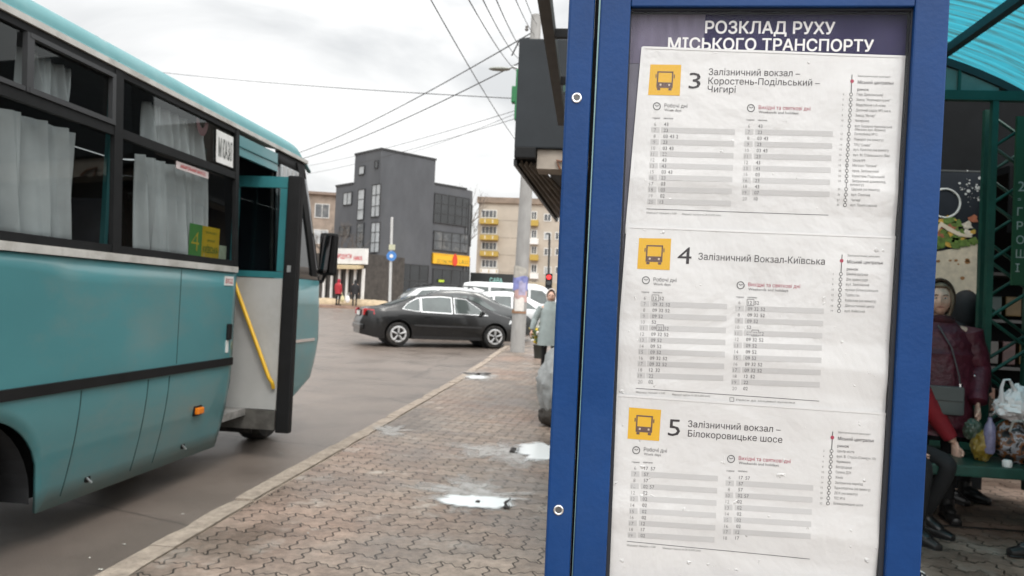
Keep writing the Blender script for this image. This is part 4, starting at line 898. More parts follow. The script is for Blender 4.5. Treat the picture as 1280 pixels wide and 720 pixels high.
solid(side_grid(MB(), RB, 7.6, ZTOP - .005, ZTOP + .03, .016, 30, 1).build('gutter_trim', TRIM, bus), .03)
# side window structure
def strip(name, ya, yb, z0, z1, m, proud=.0, t=.03, parent=None): return (lambda o_: o_ if t < .005 and m is BGLASS else solid(o_, t))(side_grid(MB(), ya, yb, z0, z1, proud, 2, 10).build(name, m, parent or bus))
strip('sill_trim', RB, 6.055, ZS + .004, ZS + .05, TRIM, .012, .03)
strip('window_frame', RB, 6.0, ZS + .054, 1.66, BFRAME, .0)
strip('window_frame', RB, 6.0, 2.335, 2.392, BFRAME, .004)
strip('window_frame', RB, 6.0, 2.712, ZTOP - .008, BFRAME, .002)
for ya, yb in ((2.55, 2.63), (4.385, 4.468), (6.0, 6.058)): strip('pillar', ya, yb, ZS + .054, ZTOP - .008, BFRAME, .007)
for ya, yb in ((RB, 2.545), (2.634, 4.38), (4.472, 5.996)):
    strip('window', ya, yb, 1.663, 2.332, BGLASS, -.004, .004); strip('upper_window', ya, yb, 2.395, 2.709, BGLASS, -.004, .004)
# slider of the upper vent
VF = mat('vent_frame', (.035, .036, .038), .45)
strip('vent_frame', 3.66, 4.382, 2.395, 2.425, VF, .014); strip('vent_frame', 3.66, 4.382, 2.685, 2.71, VF, .014); strip('vent_frame', 3.64, 3.69, 2.396, 2.708, VF, .012); strip('vent_frame', 4.35, 4.383, 2.426, 2.684, VF, .013)
strip('vent_frame', 2.64, 3.63, 2.395, 2.42, VF, .013)
# interior
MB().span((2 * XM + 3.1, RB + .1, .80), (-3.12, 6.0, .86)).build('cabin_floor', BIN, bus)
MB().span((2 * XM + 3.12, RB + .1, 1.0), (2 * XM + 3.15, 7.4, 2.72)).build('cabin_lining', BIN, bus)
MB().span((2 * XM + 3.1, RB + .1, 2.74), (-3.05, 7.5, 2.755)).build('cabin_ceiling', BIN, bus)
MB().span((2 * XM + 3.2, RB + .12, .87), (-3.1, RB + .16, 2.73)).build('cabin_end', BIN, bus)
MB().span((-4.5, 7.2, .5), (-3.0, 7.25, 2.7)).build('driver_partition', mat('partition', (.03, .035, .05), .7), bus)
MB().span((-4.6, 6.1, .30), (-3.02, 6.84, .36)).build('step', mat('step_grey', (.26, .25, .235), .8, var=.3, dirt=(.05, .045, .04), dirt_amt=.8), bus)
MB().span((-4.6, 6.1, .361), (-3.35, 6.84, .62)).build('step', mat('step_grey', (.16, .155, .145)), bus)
MB().span((-3.30, 6.075, .36), (-3.27, 6.12, 2.6)).build('grab_pole', mat('grab_teal', (.03, .16, .17), .4), bus)
MB().span((-3.10, 4.53, 1.64), (-3.07, 4.565, 2.7)).build('inner_pillar', mat('grab_teal', (.03, .16, .17), .4), bus)
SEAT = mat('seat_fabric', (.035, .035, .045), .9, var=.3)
for y_ in (1.9, 2.7, 3.5, 4.25, 5.0):
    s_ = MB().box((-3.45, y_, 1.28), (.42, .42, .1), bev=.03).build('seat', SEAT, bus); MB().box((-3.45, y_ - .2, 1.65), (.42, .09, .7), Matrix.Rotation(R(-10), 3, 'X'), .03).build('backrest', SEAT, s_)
CURT = mat('curtain_grey', (.62, .615, .62), .9, var=.10, scale=4)
def curtain(ya, yb, z0, z1, folds, seed):
    def fn(u, v):
        ph = u * folds * 2 * math.pi + .8 * math.sin(u * 11 + seed); y = ya + (yb - ya) * u
        return Vector((-3.02 - .05 * (z0 + (z1 - z0) * v - 1.6) + (.045 * math.sin(ph) + .018 * math.sin(ph * 2.3 + v * 2 + seed)) * (.6 + .4 * (1 - v)) - .02, y + .03 * math.cos(ph * .5 + seed) * (1 - v) + .012 * math.cos(ph), z0 + (z1 - z0) * v))
    solid(MB().grid(fn, 120, 10).build('curtain', CURT, bus, True), .004)
curtain(2.66, 4.22, 1.63, 2.31, 9, 1); curtain(2.68, 3.56, 2.40, 2.66, 7, 2); curtain(3.74, 4.12, 2.40, 2.665, 4, 3); curtain(4.84, 5.74, 1.63, 2.31, 7, 4); curtain(4.92, 5.72, 2.40, 2.69, 7, 5); curtain(1.2, 2.3, 1.63, 2.31, 7, 6)
# stripe, seams, small fittings
strip('rub_strip', RB, 2.8, .80, .86, BLACK, .016, .02); strip('rub_strip', 3.95, 6.05, .80, .86, BLACK, .016, .02); strip('rub_strip', 2.8, 3.95, .80, .86, BLACK, .016, .02)
SEAM = mat('seam_dark', (.02, .05, .05), .8)
for y_, z0_, z1_ in ((4.18, .17, .79), (4.86, .17, .79), (5.12, .17, .79), (5.2, .87, 1.55)): strip('panel_seam', y_, y_ + .006, z0_, z1_, SEAM, .006, .012)
ml = MB().box((sx(.48) + .028, 5.59, .48), (.04, .09, .05), bev=.01).build('marker_lamp', mat('amber', (.75, .2, .01), .25), bus); MB().box((sx(.48) + .012, 5.59, .48), (.014, .12, .075), bev=.004).build('lamp_base', BLACK, ml)
MB().box((sx(1.07) + .02, 5.965, 1.075), (.03, .055, .13), bev=.008).build('door_socket', BLACK, bus)
MB().box((sx(.95) + .014, 5.955, .955), (.006, .04, .1)).build('sticker', WHITE, bus)
k = MB().box((sx(1.49) + .013, 5.93, 1.49), (.005, .15, .075)).build('sticker', WHITE, bus); mb = MB(); write(mb, 'ВХІД', (sx(1.49) + .0165, 5.87, 1.472), (0, 1, 0), up, .12, .036, True); mb.build('lettering', mat('sticker_red', (.45, .05, .05)), k)
for y_ in (4.4, 5.5):
    MB().cyl((sx(.21) + .006, y_, .225), (sx(.21) + .016, y_, .225), .028, 12).build('jack_hole', BLACK, bus); MB().tube([(sx(.2) + .02, y_ - .01, .23), (sx(.2) + .04, y_ + .005, .20), (sx(.2) + .02, y_ + .03, .20)], .007, 6).build('latch_hook', STEEL, bus)
k = strip('destination_notice', 5.69, 5.97, 2.42, 2.675, WHITE, .008, .004); mb = MB()
for s_, ya, w_ in (('М', 5.72, .05), ('ЮА', 5.79, .08), ('ЗАЛ', 5.875, .075)):
    vs_, fs_, tw = text2d(s_, True); mb.add([(sx(2.47 + p[1] / .727 * .15) + .0115, ya + p[0] * w_ / tw, 2.47 + p[1] / .727 * .15) for p in vs_], fs_)
mb.build('lettering', mat('notice_ink', (.05, .06, .055), .7), k)
k = strip('exit_sticker', 5.12, 5.58, 2.265, 2.318, mat('pink_white', (.55, .47, .46), .6), .002, .003); mb = MB(); write(mb, 'АВАРІЙНИЙ ВИХІД', (sx(2.28) + .006, 5.17, 2.28), (0, 1, 0), up, .36, .022, True); mb.build('lettering', mat('sticker_red', (.45, .05, .05)), k)
MB().grid(lambda u, v: Vector((sx(2.6) - .012, 5.50 + .09 * math.cos(v * math.pi - math.pi) * (.5 + .5 * u), 2.70 - .12 * math.sin(v * math.pi) * (.5 + .5 * u))), 3, 14).build('pennant', mat('pennant', (.22, .1, .11), .8), bus)
# door header, leaf
strip('door_header', 6.062, 6.855, 2.545, 2.715, TEAL, .002, .03); strip('header_fold', 6.07, 6.85, 2.615, 2.625, mat('teal_dark', (.03, .12, .13), .5), .02, .01)
strip('door_jamb', 6.062, 6.09, .2, 2.54, RUBBER, -.012, .02); strip('door_jamb', 6.83, 6.857, .3, 2.54, RUBBER, -.03, .02)
LX0, LX1, LE, LY = -3.25, -2.745, -2.605, 6.60
leaf = thing('door', '', '', (LX0, LY, .2)); del leaf['label'], leaf['category']; adopt(leaf, bus); leaf.location = Vector((LX0, LY, .2))
def lspan(a, b, n, m, bev=0): return MB().span(a, b, bev).build(n, m, leaf)
DW = mat('door_inner_white', (.43, .43, .415), .6, var=.08, scale=3, dirt=(.28, .26, .23), dirt_amt=.7, dscale=1.2)
TEALF = mat('door_teal', (.03, .17, .185), .4)
lspan((LX0, LY, .36), (LX1, LY + .04, 1.54), 'inner_panel', DW)
lspan((LX0, LY - .006, 1.545), (LX1 + .01, LY + .045, 1.60), 'rail', TEALF); lspan((LX0, LY - .006, 2.36), (LX1 + .01, LY + .045, 2.46), 'rail', TEALF)
lspan((LX1 - .06, LY - .004, 1.605), (LX1 + .01, LY + .043, 2.355), 'stile', TEALF); lspan((LX0, LY - .004, 1.605), (LX0 + .05, LY + .043, 2.355), 'stile', TEALF)
lspan((LX0 + .055, LY + .015, 1.605), (LX1 - .065, LY + .02, 2.355), 'glazing', glass('door_glass', (.7, .75, .75)))
lspan((LX1 + .013, LY - .03, .16), (LE, LY + .05, 2.47), 'edge_seal', BLACK, .012)
lspan((LX0, LY - .01, .18), (LX1, LY + .05, .355), 'kick_plate', mat('kick_dark', (.10, .095, .085), .6, var=.4, scale=10, dirt=(.04, .035, .03), dirt_amt=.8))
lspan((LX1 + .05, LY - .036, 1.60), (LX1 + .085, LY - .031, 1.66), 'latch', STEEL, 0)
MB().tube([at(293, 352, LY - .02), at(294, 356, LY - .06), at(336, 472, LY - .06), at(340, 478, LY - .06), at(341.5, 485, LY - .02)], .018, 10).build('handrail', mat('handrail_yellow', (.72, .42, .02), .35), leaf, True)
# mirror
mir = MB().box((-2.87, 8.13, 1.86), (.20, .09, .47), bev=.035).build('mirror', BLACK, bus); MB().box((-2.87, 8.082, 1.86), (.155, .006, .41)).build('mirror_glass', mat('mirror_glass', (.35, .33, .33), .05, 1, var=.1), mir)
MB().tube([(-2.90, 8.14, 1.64), (-2.93, 8.14, 1.56), (-3.02, 8.02, 1.53)], .022, 8).build('mirror_arm', BLACK, mir)
# wheels and underside
def wheel(y, x, r_, name='wheel'):
    w_ = MB().lathe([(r_ * .6, -.12), (r_ * .93, -.12), (r_, -.08), (r_, .08), (r_ * .93, .12), (r_ * .62, .12)], (0, 0, 0), 40); w_.v = [(x + v[2], y + v[0], r_ - .1 + v[1]) for v in w_.v]
    o_ = w_.build(name, RUBBER, bus, True); h_ = MB().lathe([(.05, .14), (.09, .13), (.1, .06), (r_ * .5, .05), (r_ * .6, .11), (r_ * .61, .08), (r_ * .5, .0), (.02, .0)], (0, 0, 0), 24); h_.v = [(x + v[2], y + v[0], r_ - .1 + v[1]) for v in h_.v]; h_.build('rim', STEEL, o_, True)
wheel(ARCH_Y, -3.20, .42); wheel(FA_Y, -3.34, .40); wheel(ARCH_Y, 2 * XM + 3.2, .42); wheel(FA_Y, 2 * XM + 3.24, .40)
MB().span((-4.95, RB + .1, .14), (-3.5, 7.2, .6)).build('chassis', BLACK, bus)  # drawn low and deep to block light beneath the bus
MB().span((-3.499, 3.98, .20), (-3.06, 5.98, .6)).build('underbody_filler', BLACK, bus)  # unseen filler, added to keep light out from under the bus
MB().span((-3.56, 2.75, -.04), (-3.51, 4.05, .9)).build('wheel_well', BLACK, bus)
mb = MB(); n = 20
for k in range(n):
    a0, a1 = math.pi * k / n, math.pi * (k + 1) / n; q = lambda a, x: Vector((x, ARCH_Y + .55 * math.cos(a), ARCH_Z - .1 + .55 * math.sin(a)))
    mb.add([q(a0, -3.03), q(a1, -3.03), q(a1, -3.5), q(a0, -3.5)], [(0, 1, 2, 3)])
mb.build('arch_liner', BIN, bus)
MB().span((-3.45, 6.90, .08), (-3.10, 6.92, .4)).build('mud_flap', RUBBER, bus)
# route cards standing in the window
rc_ = thing('route_card', 'green and yellow card with big route number 4 behind the bus window', 'route card', (-2.99, 5.64, 1.66))
for ya, yb, mm, nm in ((5.41, 5.595, mat('card_green', (.10, .33, .08), .5), 'number_panel'), (5.597, 5.87, mat('card_yellow', (.72, .47, .02), .5), 'name_panel')):
    o_ = MB().span((-2.992, ya, 1.655), (-2.988, yb, 1.905)).build(nm, mm, rc_); mb = MB()
    if nm == 'number_panel': write(mb, '4', (-2.9865, 5.43, 1.70), (0, 1, 0), up, .12, .16, True); mb.build('lettering', mat('card_yellow2', (.75, .55, .05)), o_)
    else: write(mb, 'КИЇВСЬКА', (-2.9865, 5.615, 1.70), (0, 1, 0), up, .235, .05, True); write(mb, 'вокзал', (-2.9865, 5.65, 1.85), (0, 1, 0), up, .17, .022); write(mb, 'ринок', (-2.9865, 5.68, 1.79), (0, 1, 0), up, .12, .022); mb.build('lettering', mat('card_ink', (.10, .22, .03)), o_)
tag(MB().span((-2.992, 5.88, 1.655), (-2.989, 6.0, 1.775)).build('fare_card', mat('fare_card', (.45, .5, .36), .6, var=.2, scale=20)), 'small pale green card beside the yellow route card in the bus window', 'card')

# ================================================================== CARS
CARGLASS = mat('car_glass', (.07, .085, .082), .06, .15, var=.3, scale=2, spec=1)
CARDARK = mat('car_dark_plastic', (.02, .02, .021), .6)
ALLOY = mat('alloy', (.62, .62, .62), .4, .3)
def interp(pts, x):
    if x <= pts[0][0]: return pts[0][1]
    for (a, p), (b, q) in zip(pts, pts[1:]):
        if x <= b: t = (x - a) / (b - a); return p + (q - p) * t
    return pts[-1][1]
def smooth_interp(pts, x, w=.10): return (interp(pts, x - w) + 2 * interp(pts, x - w / 2) + 3 * interp(pts, x) + 2 * interp(pts, x + w / 2) + interp(pts, x + w)) / 9
def make_car(label, cat, base, yaw, paint, L, Wd, top, belt, axles, wr, windows, screens, group=None, extras='sedan', nose=.3, tin=.27):
    """x from the tail (0) to the nose (L); heading +x turned by yaw about z"""
    M4 = Matrix.Translation(Vector(base)) @ Matrix.Rotation(yaw, 4, 'Z') @ Matrix.Translation(Vector((-L / 2, 0, 0)))
    root = thing('parked_car' if cat != 'van' else 'parked_van', label, cat, base, group)
    roofz = max(z for _, z in top); hw0 = Wd / 2
    def hw(x): q = abs(2 * x / L - 1); return hw0 * (1 - .06 * q ** 2 - nose * max(0, (q - .72) / .28) ** 2.4)
    def tz(x): return smooth_interp(top, x)
    def zl(x): return .20 + .10 * max(0, (abs(2 * x / L - 1) - .8) / .2)
    def bz(x): return interp(belt, x)
    def side(x, z):
        b_ = bz(x); h = hw(x)
        if z <= b_:
            t = max(0, min(1, (z - zl(x)) / (b_ - zl(x)))); return h * (.93 + .07 * math.sin(min(1, t / .55) * math.pi / 2) - .045 * max(0, (t - .62) / .38) ** 2)
        return h * (.955 - tin * (z - b_) / (roofz - b_))
    mb = MB(); NS, NL, NU, NT = 72, 9, 7, 5; rings = []
    for i in range(NS + 1):
        x = L * (.5 - .5 * math.cos(math.pi * i / NS)) * .25 + L * i / NS * .75
        t_, b_ = tz(x), bz(x); zs = min(b_, t_ - .05); pts = []
        for k in range(NL): z = zl(x) + (zs - zl(x)) * k / (NL - 1); pts.append((side(x, z), z))
        ze = max(zs, t_ - .055)
        for k in range(1, NU): z = zs + (ze - zs) * k / (NU - 1); pts.append((side(x, z) if ze > zs + .01 else side(x, zs) - .004 * k, z + (.0 if ze > zs + .01 else .002 * k)))
        y0, z0 = pts[-1]
        for k in range(1, NT): a = R(90 * k / (NT - 1)); r_ = min(.14, y0 * .5); pts.append((y0 - r_ * (1 - math.cos(a)) - (0), z0 + (t_ - .012 - z0) * math.sin(a)))
        pts.append((0, t_)); rings.append([(x, y, z) for y, z in pts] + [(x, -y, z) for y, z in pts[-2::-1]])
    n = len(rings[0]); mb.v = [v for r_ in rings for v in r_]; mb.use(paint)
    for i in range(NS):
        for k in range(n): a = i * n + k; b = i * n + (k + 1) % n; mb.f.append([a, b, b + n, a + n]); mb.mi.append(0)
    mb.f.append(list(range(n))); mb.f.append([NS * n + k for k in range(n)][::-1]); mb.mi += [0, 0]
    body = mb.build('body', None, root, True, xf=M4)
    cut = MB()
    for ax in axles: cut.cyl((ax, -hw0 - .3, wr + .02), (ax, hw0 + .3, wr + .02), wr * 1.17, 36)
    co_ = cut.build('arch_cutter', CARDARK, xf=M4)
    md = body.modifiers.new('arches', 'BOOLEAN'); md.object = co_; md.operation = 'DIFFERENCE'; md.solver = 'EXACT'
    bpy.context.view_layer.update(); me = bpy.data.meshes.new_from_object(body.evaluated_get(bpy.context.evaluated_depsgraph_get())); body.modifiers.clear(); body.data = me
    bpy.data.objects.remove(co_)
    inner = MB()
    for ax in axles: inner.cyl((ax, -hw0 * .55, wr + .02), (ax, hw0 * .55, wr + .02), wr * 1.16, 24)
    inner.build('wheel_well', CARDARK, root, xf=M4)
    def sub(poly, mx=.12):
        out_ = []
        for (x0, z0), (x1, z1) in zip(poly, poly[1:] + poly[:1]):
            k = max(1, int(math.hypot(x1 - x0, z1 - z0) / mx)); out_ += [(x0 + (x1 - x0) * j / k, z0 + (z1 - z0) * j / k) for j in range(k)]
        return out_
    def patch(name, poly, m, sgns=(1, -1), pr=.006, th=.012, parent=None):
        o_ = None
        for s_ in sgns:
            q = sub(poly); P = [Vector((x, s_ * (side(x, z) + pr), z)) for x, z in q]; o_ = MB().slab(P, (0, -s_ * th, 0)).build(name, m, parent or root, xf=M4)
        return o_
    for w_ in windows:
        cxw = sum(p[0] for p in w_) / len(w_); czw = sum(p[1] for p in w_) / len(w_)
        if extras == 'sedan': patch('window_trim', [(cxw + (x - cxw) * 1.06, czw + (z - czw) * 1.10) for x, z in w_], CHROME, pr=.003)
        patch('window', w_, CARGLASS, pr=.009)
    for x0, x1, wy, nm in screens:
        MB().grid(lambda u, v: Vector((x0 + (x1 - x0) * u, (2 * v - 1) * wy * (side(x0 + (x1 - x0) * u, tz(x0 + (x1 - x0) * u) - .06)), tz(x0 + (x1 - x0) * u) + .008 - .012 * abs(2 * v - 1) ** 3)), 10, 10).build(nm, CARGLASS, root, True, xf=M4)
    for ax in axles:
        for s_ in (1, -1):
            yo = s_ * (hw(ax) * .985 - .10); w_ = MB().lathe([(wr * .62, -.1), (wr * .9, -.105), (wr, -.07), (wr, .07), (wr * .9, .105), (wr * .62, .1)], (0, 0, 0), 32); w_.v = [(ax + v[0], yo + v[2], wr + v[1]) for v in w_.v]
            t_o = w_.build('wheel', RUBBER, root, True, xf=M4); h_ = MB()
            h_.cyl((ax, yo + s_ * .02, wr), (ax, yo + s_ * .06, wr), wr * .16, 14)
            for k in range(5):
                a = 2 * math.pi * k / 5 + .3; h_.tube([(ax + .12 * wr * math.cos(a), yo + s_ * .105, wr + .12 * wr * math.sin(a)), (ax + .60 * wr * math.cos(a), yo + s_ * .10, wr + .60 * wr * math.sin(a))], [.05, .075], 6, flat=.45)
            h_.torus((ax, yo + s_ * .10, wr), (0, 1, 0), wr * .62, .028, 28, 6); h_.build('rim', ALLOY, t_o, True, xf=M4)
            MB().cyl((ax, yo - s_ * .02, wr), (ax, yo + s_ * .01, wr), wr * .6, 24).build('brake_back', CARDARK, t_o, xf=M4)
    return root, M4, side, tz, patch, hw
SED_TOP = [(0, .60), (.03, .72), (.10, .98), (.18, 1.04), (.62, 1.075), (.95, 1.17), (1.55, 1.40), (2.05, 1.465), (2.45, 1.475), (2.95, 1.43), (3.25, 1.31), (3.85, 1.02), (4.35, .90), (4.62, .78), (4.74, .62), (4.78, .5)]
SED_BELT = [(0, .90), (1.0, .96), (2.5, .935), (3.8, .90), (4.8, .6)]
SED_WIN = [[(1.13, 1.03), (1.52, .985), (1.60, .985), (1.60, 1.335), (1.50, 1.31), (1.25, 1.17)], [(1.66, .98), (2.52, .96), (2.52, 1.385), (2.2, 1.40), (1.66, 1.35)], [(2.62, .96), (3.58, .94), (3.35, 1.10), (2.98, 1.345), (2.62, 1.38)]]
bk = mat('car_black', (.008, .0085, .009), .3, 0, var=.15, coat=.45, spec=.35, dirt=(.03, .027, .025), dirt_amt=.35, dscale=1.5)
CB = Vector((-4.30, 21.9, gz(21.9) - .085))
root, M4, side, tz, patch, hw = make_car('black four-door sedan parked across the kerb, nose towards the concrete pole', 'car', CB, R(26), bk, 4.78, 1.80, SED_TOP, SED_BELT, (1.02, 3.83), .325, SED_WIN, [(.72, 1.50, .86, 'rear_window'), (3.02, 3.78, .9, 'windscreen')], group='cars parked in a row by the kerb')
MB().box((.0 + .06, 0, .86), (.05, .62, .17)).build('plate_recess', CARDARK, root, xf=M4)
pl = MB().box((.035, 0, .86), (.02, .52, .12)).build('number_plate', WHITE, root, xf=M4)
REDL = mat('tail_red', (.35, .012, .015), .2, coat=.6)
for s_ in (1, -1):
    o_ = patch('tail_lamp', [(.06, .80), (.36, .84), (.34, .98), (.09, 1.0)], REDL, (s_,)); MB().box((.07, s_ * .66, .90), (.05, .24, .18), bev=.02).build('lamp_wrap', REDL, o_, xf=M4)
    patch('headlamp', [(4.25, .70), (4.55, .66), (4.62, .72), (4.3, .82)], mat('headlamp', (.6, .62, .62), .1, .3), (s_,))
    patch('rub_strip', [(1.45, .56), (3.42, .55), (3.42, .60), (1.45, .61)], CARDARK, (s_,), .014)
    for x in (2.57, 3.50): patch('door_seam', [(x, .36), (x + .012, .36), (x + .012, .93), (x, .93)], CARDARK, (s_,), .002, .004)
    patch('door_seam', [(1.50, .55), (1.512, .55), (1.40, .95), (1.388, .95)], CARDARK, (s_,), .002, .004)
    for x in (1.75, 2.72): patch('door_handle', [(x, .83), (x + .17, .83), (x + .17, .865), (x, .865)], bk, (s_,), .03, .03)
    MB().ball((3.42, s_ * (side(3.42, .98) + .10), 1.0), (.06, .12, .075), 10, 7).build('door_mirror', bk, root, True, xf=M4)
    patch('sill', [(1.45, .21), (3.4, .21), (3.4, .29), (1.45, .29)], CARDARK, (s_,), .008)
MB().box((.03, 0, .5), (.10, 1.4, .16), bev=.04).build('bumper', bk, root, xf=M4)
hv = M4.to_3x3() @ Vector((1, 0, 0)); lv = M4.to_3x3() @ Vector((0, 1, 0))
# silver estate with roof rails, beyond
EST_TOP = [(0, .6), (.05, 1.0), (.25, 1.22), (.6, 1.44), (1.2, 1.53), (2.2, 1.55), (2.9, 1.47), (3.75, 1.05), (4.35, .92), (4.6, .72), (4.66, .5)]
EST_TOP = [(x, z * 1.09) for x, z in EST_TOP]; EST_BELT = [(x, z * 1.06) for x, z in SED_BELT]
EST_WIN = [[(.35, 1.05), (1.3, 1.0), (1.3, 1.42), (.75, 1.38)], [(1.4, 1.0), (2.35, .98), (2.35, 1.44), (1.4, 1.44)], [(2.45, .98), (3.45, .95), (2.9, 1.36), (2.45, 1.42)]]
sv = mat('car_silver', (.46, .47, .47), .3, .5, var=.05, coat=.6)
B2 = CB + lv * 6.0 + hv * 2.3; B2.z = gz(B2.y) - .085
r2, M2, s2_, t2_, p2_, h2_ = make_car('silver estate car with roof rails, roof showing behind the black sedan', 'car', B2, R(26), sv, 4.66, 1.78, EST_TOP, EST_BELT, (.95, 3.7), .32, [[(x, z * 1.08) for x, z in w] for w in EST_WIN], [(.08, .55, .85, 'rear_window'), (2.98, 3.68, .9, 'windscreen')], 'cars parked in a row by the kerb', 'estate')
for s_ in (1, -1): MB().tube([(.7, s_ * .56, 1.60), (.8, s_ * .56, 1.71), (2.6, s_ * .56, 1.72), (2.75, s_ * .56, 1.62)], .02, 8).build('roof_rail', CARDARK, r2, True, xf=M2)
for x in (1.1, 2.2): MB().box((x, 0, 1.745), (.07, 1.2, .04), bev=.01).build('roof_bar', CARDARK, r2, xf=M2)
# dark hatchback and silver car further along
HAT_TOP = [(0, .6), (.05, .95), (.35, 1.30), (.75, 1.46), (1.5, 1.52), (2.1, 1.48), (2.9, 1.12), (3.5, .95), (3.95, .74), (4.05, .5)]
HAT_TOP = [(x, z * 1.06) for x, z in HAT_TOP]
HAT_WIN = [[(.45, 1.05), (1.05, 1.0), (1.05, 1.38), (.75, 1.34)], [(1.12, 1.0), (1.75, .98), (1.75, 1.41), (1.12, 1.40)], [(1.82, .98), (2.75, .96), (2.2, 1.33), (1.82, 1.40)]]
dg = mat('car_dark_green', (.03, .034, .035), .25, .2, var=.1, coat=.7)
B3 = CB + lv * 3.0 + hv * 1.95; B3.z = gz(B3.y) - .085
make_car('dark hatchback with long side window, bonnet right of the sedan roof', 'car', B3, R(14), dg, 4.05, 1.74, HAT_TOP, SED_BELT, (.72, 3.2), .31, HAT_WIN, [(.1, .65, .85, 'rear_window'), (2.15, 2.85, .9, 'windscreen')], 'cars parked in a row by the kerb', 'hatch')
B4 = CB + lv * 6.0 + hv * 4.6; B4.z = gz(B4.y) - .085
make_car('pale silver hatchback between the dark hatchback and the white van', 'car', B4, R(14), mat('car_pale_silver', (.56, .57, .57), .3, .4, coat=.6), 4.05, 1.74, HAT_TOP, SED_BELT, (.72, 3.2), .31, HAT_WIN, [(.1, .65, .85, 'rear_window'), (2.15, 2.85, .9, 'windscreen')], 'cars parked in a row by the kerb', 'hatch')
VAN_TOP = [(0, .7), (.03, 1.7), (.12, 1.88), (.6, 1.95), (3.2, 1.96), (3.6, 1.86), (4.35, 1.24), (4.9, 1.05), (5.05, .8), (5.1, .5)]
VAN_WIN = [[(.3, 1.2), (1.2, 1.18), (1.2, 1.72), (.32, 1.74)], [(1.3, 1.18), (2.9, 1.15), (2.9, 1.70), (1.3, 1.72)], [(3.0, 1.15), (4.15, 1.10), (3.5, 1.66), (3.0, 1.70)]]
VB = at(648, 385, 33); VB.z = gz(33) - .1
make_car('white passenger van parked behind the row of cars', 'van', VB, R(8), mat('van_white', (.74, .75, .75), .35, var=.04, coat=.5), 5.1, 1.92, VAN_TOP, [(0, 1.05), (5.1, 1.0)], (.95, 4.1), .33, VAN_WIN, [(3.66, 4.3, .9, 'windscreen')], None, 'van', .2, .16)

# ================================================================== PEOPLE
HAIR = mat('hair_brown', (.05, .03, .02), .8)
def skin_mesh(J, E, Rr, root):
    me = bpy.data.meshes.new('figure'); names = list(J); idx = {n: i for i, n in enumerate(names)}
    me.from_pydata([J[n] for n in names], [(idx[a], idx[b]) for a, b in E], []); ob = bpy.data.objects.new('figure', me); COL.objects.link(ob)
    ob.modifiers.new('s', 'SKIN'); ss = ob.modifiers.new('u', 'SUBSURF'); ss.levels = 2
    sv_ = me.skin_vertices[0].data
    for n in names: q = Rr[n]; sv_[idx[n]].radius = q if isinstance(q, tuple) else (q, q); sv_[idx[n]].use_root = (n == root)
    bpy.context.view_layer.update(); out_ = bpy.data.meshes.new_from_object(ob.evaluated_get(bpy.context.evaluated_depsgraph_get())); bpy.data.objects.remove(ob)
    vs_ = [v.co.copy() for v in out_.vertices]; fs_ = [list(p.vertices) for p in out_.polygons]; bpy.data.meshes.remove(out_); return vs_, fs_
def hand(mb, w, d, n_, side_, s=1.0, curl=.6):
    """palm + four fingers + thumb; w wrist, d along the hand, n_ palm normal"""
    w, d, n_ = Vector(w), Vector(d).normalized(), Vector(n_).normalized(); x = d.cross(n_).normalized() * side_
    mb.tube([w - d * .02 * s, w + d * .02 * s, w + d * .06 * s, w + d * .09 * s], [.026 * s, .034 * s, .042 * s, .038 * s], 10, flat=.5)
    for k, L in enumerate((.068, .078, .073, .056)):
        b_ = w + d * .085 * s + x * (.03 - .02 * k) * s; e1 = (d + n_ * curl * .5).normalized(); e2 = (d + n_ * curl * 1.6).normalized(); e3 = (d + n_ * curl * 3).normalized()
        p1 = b_ + e1 * L * .45 * s; p2 = p1 + e2 * L * .32 * s; mb.tube([b_, p1, p2, p2 + e3 * L * .25 * s], [.0095 * s, .009 * s, .008 * s, .0065 * s], 7)
    t0_ = w + d * .03 * s + x * .034 * s; t1_ = t0_ + (x * .7 + d * .6 + n_ * .3).normalized() * .04 * s
    mb.tube([t0_, t1_, t1_ + (d + n_ * .6).normalized() * .03 * s], [.012 * s, .0105 * s, .008 * s], 7)
EYEW = mat('eye_white', (.6, .58, .55), .3); EYED = mat('eye_dark', (.03, .02, .015), .3); LIPS = mat('lips', (.32, .12, .1), .5)
